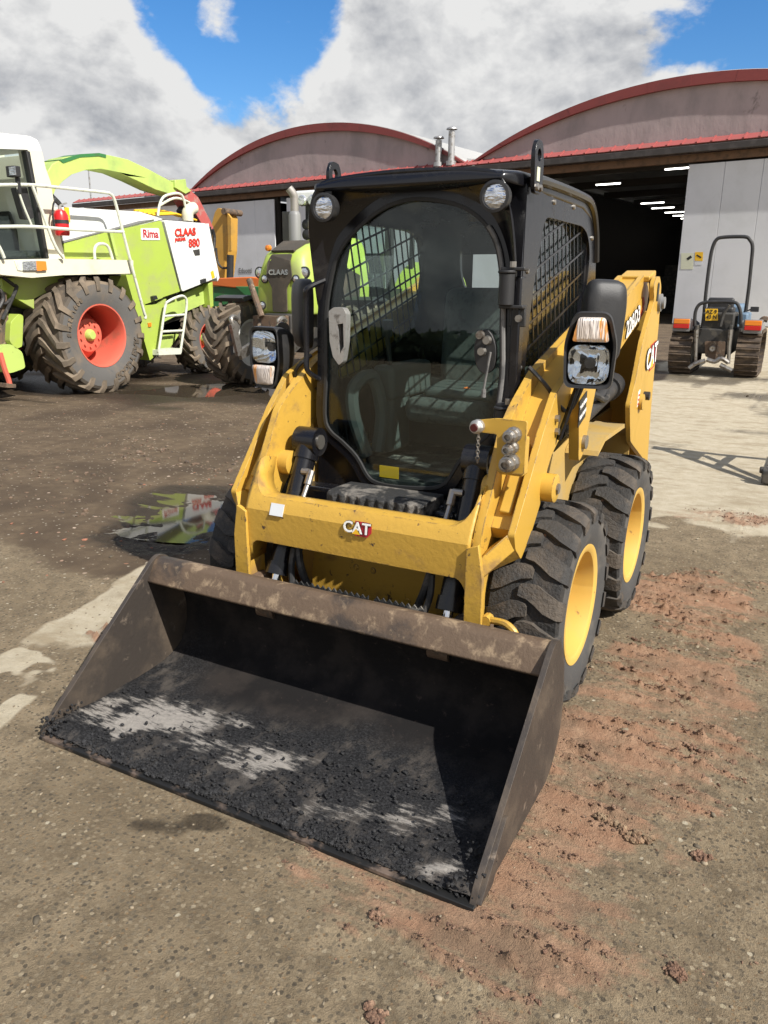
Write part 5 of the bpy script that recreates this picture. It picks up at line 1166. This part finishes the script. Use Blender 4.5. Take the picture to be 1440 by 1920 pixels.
# ------------------------------------------------------------------ boom and drill behind the harvester
BO = thing('excavator_boom', 'mustard yellow excavator boom standing upright behind the white harvester panel', 'boom', (-12.6, 13.8, 0))
mb = MB(); q = [(-13.08,2.831),(-12.863,3.359),(-12.748,3.473),(-12.625,3.443),(-12.46,3.24),(-12.528,2.416),(-12.723,1.598),(-12.915,.897),(-13.351,.022),(-13.641,.011),(-13.288,1.456),(-13.193,2.013)]; mb.prism(rnd(q, .05, 3), 'y', 13.75, 14.2); mb.build('boom_arm', 'excavator_yellow', BO, bevel=.02)
mb = MB(); q = [(-12.387,3.319),(-12.272,3.199),(-12.321,2.402),(-12.411,2.376)]; mb.prism(q, 'y', 13.68, 13.75); mb.build('boom_rib', 'excavator_yellow', BO)
mb = MB(); q = [(-12.282,2.291),(-12.343,1.597)]; mb.cyl((q[0][0], 13.6, q[0][1]), (q[1][0], 13.6, q[1][1]), .09, 12); mb.build('boom_cylinder', 'black_plastic', BO)
mb = MB(); q = [(-12.442,3.365)]; mb.cyl((q[0][0], 13.6, q[0][1]), (q[0][0], 14.3, q[0][1]), .08, 12); mb.build('boom_pin', 'rusty_iron', BO)
mb = MB(); q = [(-12.75,2.47),(-12.719,2.136),(-12.586,1.974),(-12.372,1.973)]; mb.tube(cat([(x, 13.6, z) for x, z in q]), .03, 6); mb.build('boom_hose', 'hose', BO)
mb = MB(); mb.box((-13.2, 14.0, .5), (2.4, 2.2, 1.0)); mb.build('boom_base', 'excavator_yellow', BO, bevel=.1)
DR = thing('seed_drill', 'green and orange seed drill between the harvester and the tractor', 'seed drill', (-10.2, 11.6, 0))
mb = MB(); q = [(-10.828,1.529),(-10.724,1.68),(-9.641,1.715),(-9.211,1.671),(-9.219,1.482),(-10.098,1.476)]; mb.prism(q, 'y', 11.0, 12.4); mb.build('hopper_lid', 'orange_paint', DR, bevel=.02)
mb = MB(); q = [(-10.767,1.506),(-9.218,1.515),(-9.237,1.089),(-10.799,1.061)]; mb.prism(q, 'y', 11.05, 12.3); mb.build('hopper', 'drill_green', DR, bevel=.02)
mb = MB(); q = [(-10.021,1.51),(-9.665,1.252),(-9.229,1.258),(-9.218,1.515)]; mb.prism(q, 'y', 10.9, 11.05); mb.build('hopper_chute', 'drill_green', DR, bevel=.02)
mb = MB(); mb.box((-10.2, 11.6, .45), (2.4, .3, .3))
for x in (-11.2, -10.2, -9.2): mb.bar((x, 11.6, 1.3), (x, 11.6, .3), .12, .12)
mb.build('drill_frame', 'drill_green', DR)
for x in (-11.3, -9.1):
    mb = MB(); mb.lathe([(.1, -.1), (.4, -.12), (.45, -.06), (.45, .06), (.4, .12), (.1, .1)], (x, 11.6, .44), 'x', 24); mb.build('drill_wheel', 'farm_rubber', DR)

# ------------------------------------------------------------------ crawler tractor in front of the open hall
CT = thing('crawler_tractor', 'small crawler tractor with roll bar seen from behind on wide muddy tracks', 'crawler', (-.16, 13, 0))


def stadium(y0, y1, z0, z1, n):
    """points and directions round the track"""
    r = (z1-z0)/2; Ls = y1-y0-2*r; per = 2*Ls+2*math.pi*r; out = []
    for k in range(n):
        d = per*k/n
        if d < Ls: out.append((y0+r+d, z0, 0.0))
        elif d < Ls+math.pi*r: a = (d-Ls)/r; out.append((y1-r+r*math.sin(a), z0+r-r*math.cos(a), a))
        elif d < 2*Ls+math.pi*r: out.append((y1-r-(d-Ls-math.pi*r), z1, math.pi))
        else: a = (d-2*Ls-math.pi*r)/r; out.append((y0+r-r*math.sin(a), z1-r+r*math.cos(a), math.pi+a))
    return out


shoe = None
for x0, x1 in ((-.91, -.525), (.215, .60)):
    TK = grp('track', CT, ((x0+x1)/2, 13, .4))
    for y, z, a in stadium(12.02, 13.75, .04, .78, 34):
        if shoe is None:
            mb = MB(); mb.box((0, 0, 0), (.385, .135, .025)); mb.box((0, -.05, -.022), (.385, .018, .04)); mb.box((0, .05, -.012), (.385, .014, .02)); shoe = mb.build('track_shoe', 'track_shoe', None, bevel=.003); s_ = shoe
        else:
            s_ = shoe.copy(); COL.objects.link(s_)
        s_.parent = TK; s_.matrix_parent_inverse = Matrix(); s_.location = (random.uniform(-.003, .003), y-13, z-.4); s_.rotation_euler = (a, 0, 0)
    mb = MB(); xm = (x0+x1)/2
    mb.box((xm, 12.9, .42), (.16, 1.25, .3)); mb.lathe([(0, -.06), (.33, -.06), (.33, .06), (0, .06)], (xm, 12.42, .41), 'x', 20); mb.lathe([(0, -.06), (.30, -.06), (.30, .06), (0, .06)], (xm, 13.38, .41), 'x', 20); mb.build('track_frame', 'dark_iron', TK)
    mb = MB(); mb.prism(rnd([(12.1, .80), (13.4, .80), (13.4, .86), (12.3, 1.0), (12.08, 1.0)], .03), 'x', xm-.16, xm+.16); mb.build('mudguard', 'grey_paint', CT, bevel=.01)
    xl = xm+(-.03 if xm < 0 else .03)
    mb = MB(); mb.box((xl, 12.07, .96), (.27, .06, .085)); mb.build('tail_lamp', 'amber', CT, bevel=.008)
    mb = MB(); mb.box((xl, 12.07, .875), (.27, .06, .075)); mb.build('brake_lamp', 'red_lens', CT, bevel=.008)
    mb = MB(); mb.box((xl, 12.12, .90), (.30, .08, .24)); mb.build('lamp_box', 'grey_paint', CT, bevel=.01)
mb = MB(); mb.box((-.16, 13.0, .62), (.60, 1.7, .45)); mb.box((-.16, 12.6, .95), (.55, .8, .35)); mb.build('body', 'dark_iron', CT, bevel=.03)
mb = MB(); mb.box((-.16, 14.0, .95), (.6, 1.3, .6)); mb.build('bonnet', 'blue_paint', CT, bevel=.06)
mb = MB(); mb.box((.24, 12.75, 1.02), (.16, .9, .2)); mb.build('side_cover', 'blue_paint', CT, bevel=.03)
mb = MB(); mb.box((-.16, 12.55, 1.16), (.46, .42, .12)); mb.box((-.16, 12.42, 1.26), (.44, .10, .24)); mb.build('seat', 'black_plastic', CT, bevel=.04, seg=3)
q = [(-.445,1.07),(-.457,1.497),(-.453,2.01),(-.434,2.24),(-.387,2.376),(-.277,2.419),(.074,2.42),(.167,2.365),(.224,2.257),(.239,2.005),(.253,1.549),(.252,1.132)]
mb = MB(); mb.tube(cat([(x, 12.6, z) for x, z in q], 4), .032, 10); mb.build('roll_bar', 'black_plastic', CT)
q = [(-.518,.876),(-.54,1.082),(-.511,1.222),(-.429,1.288),(-.236,1.309),(.079,1.305),(.164,1.243),(.217,1.099),(.245,.871)]
mb = MB(); mb.tube(cat([(x, 12.1, z) for x, z in q], 4), .03, 10); mb.build('rear_guard', 'black_plastic', CT)
q = [(-.37,1.188),(-.167,1.192),(-.143,.99),(-.347,.985)]; mb = MB(); mb.prism(q, 'y', 12.05, 12.07); mb.build('number_plate', 'plate_yellow', CT)
(xa, za), (xb, zb) = [(-.263,1.135),(-.252,1.043)]
mb = MB(); mb.text('AZ 9', .095, (xa, 12.045, za), (1, 0, 0), (0, 0, 1), .002, .002, sx=.9); mb.text('43 N', .095, (xb, 12.045, zb), (1, 0, 0), (0, 0, 1), .002, .002, sx=.9); mb.build('plate_lettering', 'black_decal', CT, smooth=0)
mb = MB(); q = [(-.326,.619),(.021,.632),(.039,.333),(-.116,.288),(-.286,.356)]; mb.prism(rnd(q, .03), 'y', 12.1, 12.4); (x, z), = [(-.174,.495)]; mb.lathe([(0, 0), (.07, 0), (.075, .05)], (x, 12.06, z), 'y', 14); mb.build('axle_housing', 'rusty_iron', CT, bevel=.01)
mb = MB(); mb.lathe([(.06, .0), (.045, -.03), (.03, -.03), (0, -.02)], (x, 12.06, z), 'y', 14); mb.build('drive_shaft', 'steel', CT)
for pts in ([(-.472,.826),(-.453,.573),(-.427,.261)], [(.092,.843),(.102,.549),(.129,.251)]):
    mb = MB(); mb.tube([(x, 12.0, z) for x, z in pts], [.045, .035, .028], 8); mb.build('lift_rod', 'steel', CT)
    mb = MB(); x, z = pts[0]; mb.bar((x, 12.3, z+.02), (x, 11.97, z+.03), .05, .1); mb.build('lift_arm', 'dark_iron', CT, bevel=.01)
for pts in ([(-.511,.151),(-.411,.232),(-.256,.296)], [(-.232,.316),(-.095,.286),(.004,.346),(.135,.278)], [(-0,.234),(.111,.184),(.204,.142)]):
    mb = MB(); mb.tube(cat([(x, 11.9, z) for x, z in pts]), .04, 8); mb.build('draft_link', 'steel', CT)
mb = MB(); mb.tube(cat([(x, 12.0, z) for x, z in [(-.088,.893),(-.06,1.095),(-.019,1.187),(.024,1.26)]]), .03, 8); mb.build('top_link', 'dark_iron', CT)
mb = MB(); (x, z), = [(.396,1.182)]; mb.box((x, 12.6, z), (.14, .04, .09)); mb.tube([(x-.05, 12.6, z), (x-.18, 12.6, z-.05)], .015, 6); mb.build('mirror', 'black_plastic', CT, bevel=.01)
mb = MB(); mb.tube(cat([(x, 12.2, z) for x, z in [(.534,.967),(.585,1.032),(.655,1.015)]]), .05, 6); mb.build('hydraulic_line', 'rusty_iron', CT)

# ------------------------------------------------------------------ implement headstock at the right edge (mostly out of frame; its shadow lies on the slab)
AF = thing('implement_headstock', 'scratched steel headstock of an implement standing at the right edge of the photo', 'implement', (1.3, 4.1, 0))
f1 = Vector((1.22, 3.70, .05)); f2 = Vector((1.42, 4.72, .05)); ap = Vector((1.27, 4.42, 1.0)); ap2 = Vector((1.20, 4.50, 1.0))
mb = MB(); mb.bar(f1, ap, .05, .07); mb.build('front_leg', 'steel', AF, bevel=.006)
mb = MB(); mb.bar(f2+Vector((.02, 0, 0)), ap2, .05, .08); mb.build('rear_leg', 'steel', AF, bevel=.006)
mb = MB(); mb.bar(f1+Vector((.06, .06, 0)), ap+Vector((.02, .03, -.35)), .04, .06); mb.build('brace', 'steel', AF, bevel=.006)
mb = MB(); mb.bar(f1.lerp(ap, .42), f2.lerp(ap2, .42), .03, .06); mb.build('cross_bar', 'steel', AF, bevel=.004)
mb = MB(); mb.bar(f1.lerp(ap, .72), f2.lerp(ap2, .70), .03, .16); mb.build('top_plate', 'steel', AF, bevel=.004)
mb = MB(); mb.box(ap+Vector((-.02, .03, .02)), (.05, .16, .14)); mb.build('top_hook', 'steel', AF, bevel=.01)
mb = MB(); mb.box((1.24, 3.69, .07), (.13, .16, .11)); mb.cyl((1.15, 3.70, .11), (1.30, 3.70, .11), .028, 10); mb.build('foot', 'dark_iron', AF, bevel=.01)
mb = MB(); mb.box((1.62, 4.2, .25), (.3, 1.2, .12)); mb.box((1.62, 4.75, .12), (.1, .1, .24)); mb.box((1.62, 3.7, .12), (.1, .1, .24)); mb.build('base_frame', 'dark_iron', AF, bevel=.01)

# ------------------------------------------------------------------ loose stones, clods and crumbs
n = 7000; px = np.stack([rng.uniform(-2.6, 1.8, n), rng.uniform(-2.6, 2.2, n)], 1)
keep = ~((np.abs(px[:, 0]) < .85) & (px[:, 1] < -.95) & (px[:, 1] > -1.74)) & (np.hypot(px[:, 0]+2.35, (px[:, 1]-.8)*1.3) > .75)
dens = .25+.75*fbm(px[:, 0]*2, px[:, 1]*2, 33, 3); keep &= rng.random(n) < dens*.75
px = px[keep]; scatter('gravel', 'small pale stones scattered over the yard', None, 'chip_stone', px, rng.uniform(.0022, .0065, len(px))*(1+1.2*(rng.random(len(px)) < .05)), .45, 1)
n = 160000; px = np.stack([rng.uniform(.2, 1.9, n), rng.uniform(-2.3, 2.8, n)], 1)
w = mudmask(px[:, 0], px[:, 1])*(tracks(px[:, 0], px[:, 1])**1.5+.03*(fbm(px[:, 0]*9, px[:, 1]*9, 5, 3) > .6))
px = px[rng.random(n) < w*.9]; scatter('mud_crumbs', 'crumbs of red mud pressed up along tyre prints', None, 'clod', px, rng.gamma(1.3, .0013, len(px))+.0013, .8, 1, sink=.35, smooth=False)
n = 3500; px = np.stack([rng.uniform(-5, -.9, n), rng.uniform(-.4, 4.5, n)], 1)
px = px[(rng.random(n) < sstep(.45, .7, fbm(px[:, 0]*1.4, px[:, 1]*2.6, 77, 4))) & (np.hypot(px[:, 0]+2.35, (px[:, 1]-.8)*1.3) > .8)]; scatter('dirt_crumbs', 'dark crumbs of soil strewn over the dirt yard', None, 'rusty_iron', px, rng.gamma(2.0, .004, len(px))+.003, .7, 1, sink=.3, smooth=False)

n = 34; px = np.stack([rng.uniform(-3.4, -1.3, n), rng.uniform(-1.2, 1.8, n)], 1); px = px[np.hypot(px[:, 0]+2.35, (px[:, 1]-.8)*1.3) > .8]
scatter('brick_chips', 'small chips of red brick lying on the dirt', None, 'faded_brick', px, rng.gamma(2, .005, len(px))+.004, .5, 1, smooth=False)


def clod(pt, size, mat, label, seed, k=14, elong=1.0, ang=0.0):
    """one lump of mud: a heap of crumbs fused into a single mesh"""
    r = random.Random(seed); mb = MB()
    hz = float(height(np.array([pt[0]]), np.array([pt[1]]))[0])
    for i in range(k):
        vs, fs = stone_pts(0, seed*31+i, 2); u, v = r.gauss(0, .42)*elong, r.gauss(0, .42); s = size*r.choice((.12, .18, .25, .34))
        c = Vector((pt[0]+size*(u*math.cos(ang)-v*math.sin(ang)), pt[1]+size*(u*math.sin(ang)+v*math.cos(ang)), hz+s*.45+size*.1*r.random()))
        mb.add([c+Vector(p)*s*r.uniform(.85, 1.15) for p in vs], fs.tolist())
    o = mb.build('mud_clod', mat, None, smooth=0); return tag(o, label, 'mud clod', 'larger clods of mud on the ground')


CL = [([(1.123,-1.235)][0], .075, 'clod_sandy', 'largest sandy mud clod on the red track beside the bucket tip', 1.7),
      ([(1.02,-1.192)][0], .035, 'clod_sandy', 'small sandy clod just left of the largest sandy clod', 1.4),
      ([(1.311,-1.222)][0], .05, 'clod', 'dark red clod right of the largest sandy clod', 1.3),
      ([(1.306,-1.664)][0], .045, 'clod', 'long red clod near the lower right corner', 1.9),
      ([(1.209,-.669)][0], .045, 'clod', 'flat red clod beside a white scrape on the ground', 1.6),
      ([(1.347,-.682)][0], .03, 'clod', 'single red clod closest to the right edge above the clods', 1.0),
      ([(.915,-.904)][0], .035, 'clod', 'clod just right of the bucket side plate', 1.2),
      ([(.618,-1.853)][0], .04, 'clod', 'broken reddish clod lying in front of the bucket edge', 1.8),
      ([(.74,-2.1)][0], .05, 'clod', 'reddish clod at the bottom edge of the photo', 1.6),
      ([(.861,.134)][0], .035, 'clod', 'dark clod beside the front tyre of the loader', 1.8),
      ([(1.039,-1.898)][0], .03, 'clod', 'pair of small brown clods below the bucket tip', 1.4)]
for i, (p, s, m, lb, el) in enumerate(CL): clod(p, s*.5, m, lb, 40+i, 34, el, -.35)

# ------------------------------------------------------------------ far trees behind the viewpoint (they show in the cab glass)
def tree_line():
    V = []; F = []; o = 0; r = np.random.default_rng(3)
    for k in range(46):
        a = R(-175+k*3.9); c = np.array([1.4+math.sin(a)*105, -8-abs(math.cos(a))*100, 0]); h = r.uniform(2.6, 5); w = r.uniform(3, 5.5)
        n = 170; d = r.normal(0, 1, (n, 3)); d /= np.linalg.norm(d, axis=1)[:, None]; rad = r.uniform(.5, 1, n)[:, None]**.5
        P = c+np.array([0, 0, h*.55])+d*rad*np.array([w, w, h*.5])
        for p in P:
            u = r.normal(0, .55, 3); v = r.normal(0, .55, 3); V += [p-u, p+v, p+u, p-v]; F.append((o, o+1, o+2, o+3)); o += 4
    mb = MB(); mb.add(V, F); ob = mb.build('treeline', 'leafy', None, smooth=0); tag(ob, 'dark line of distant trees reflected in the cab glass', None, kind='stuff')


tree_line()
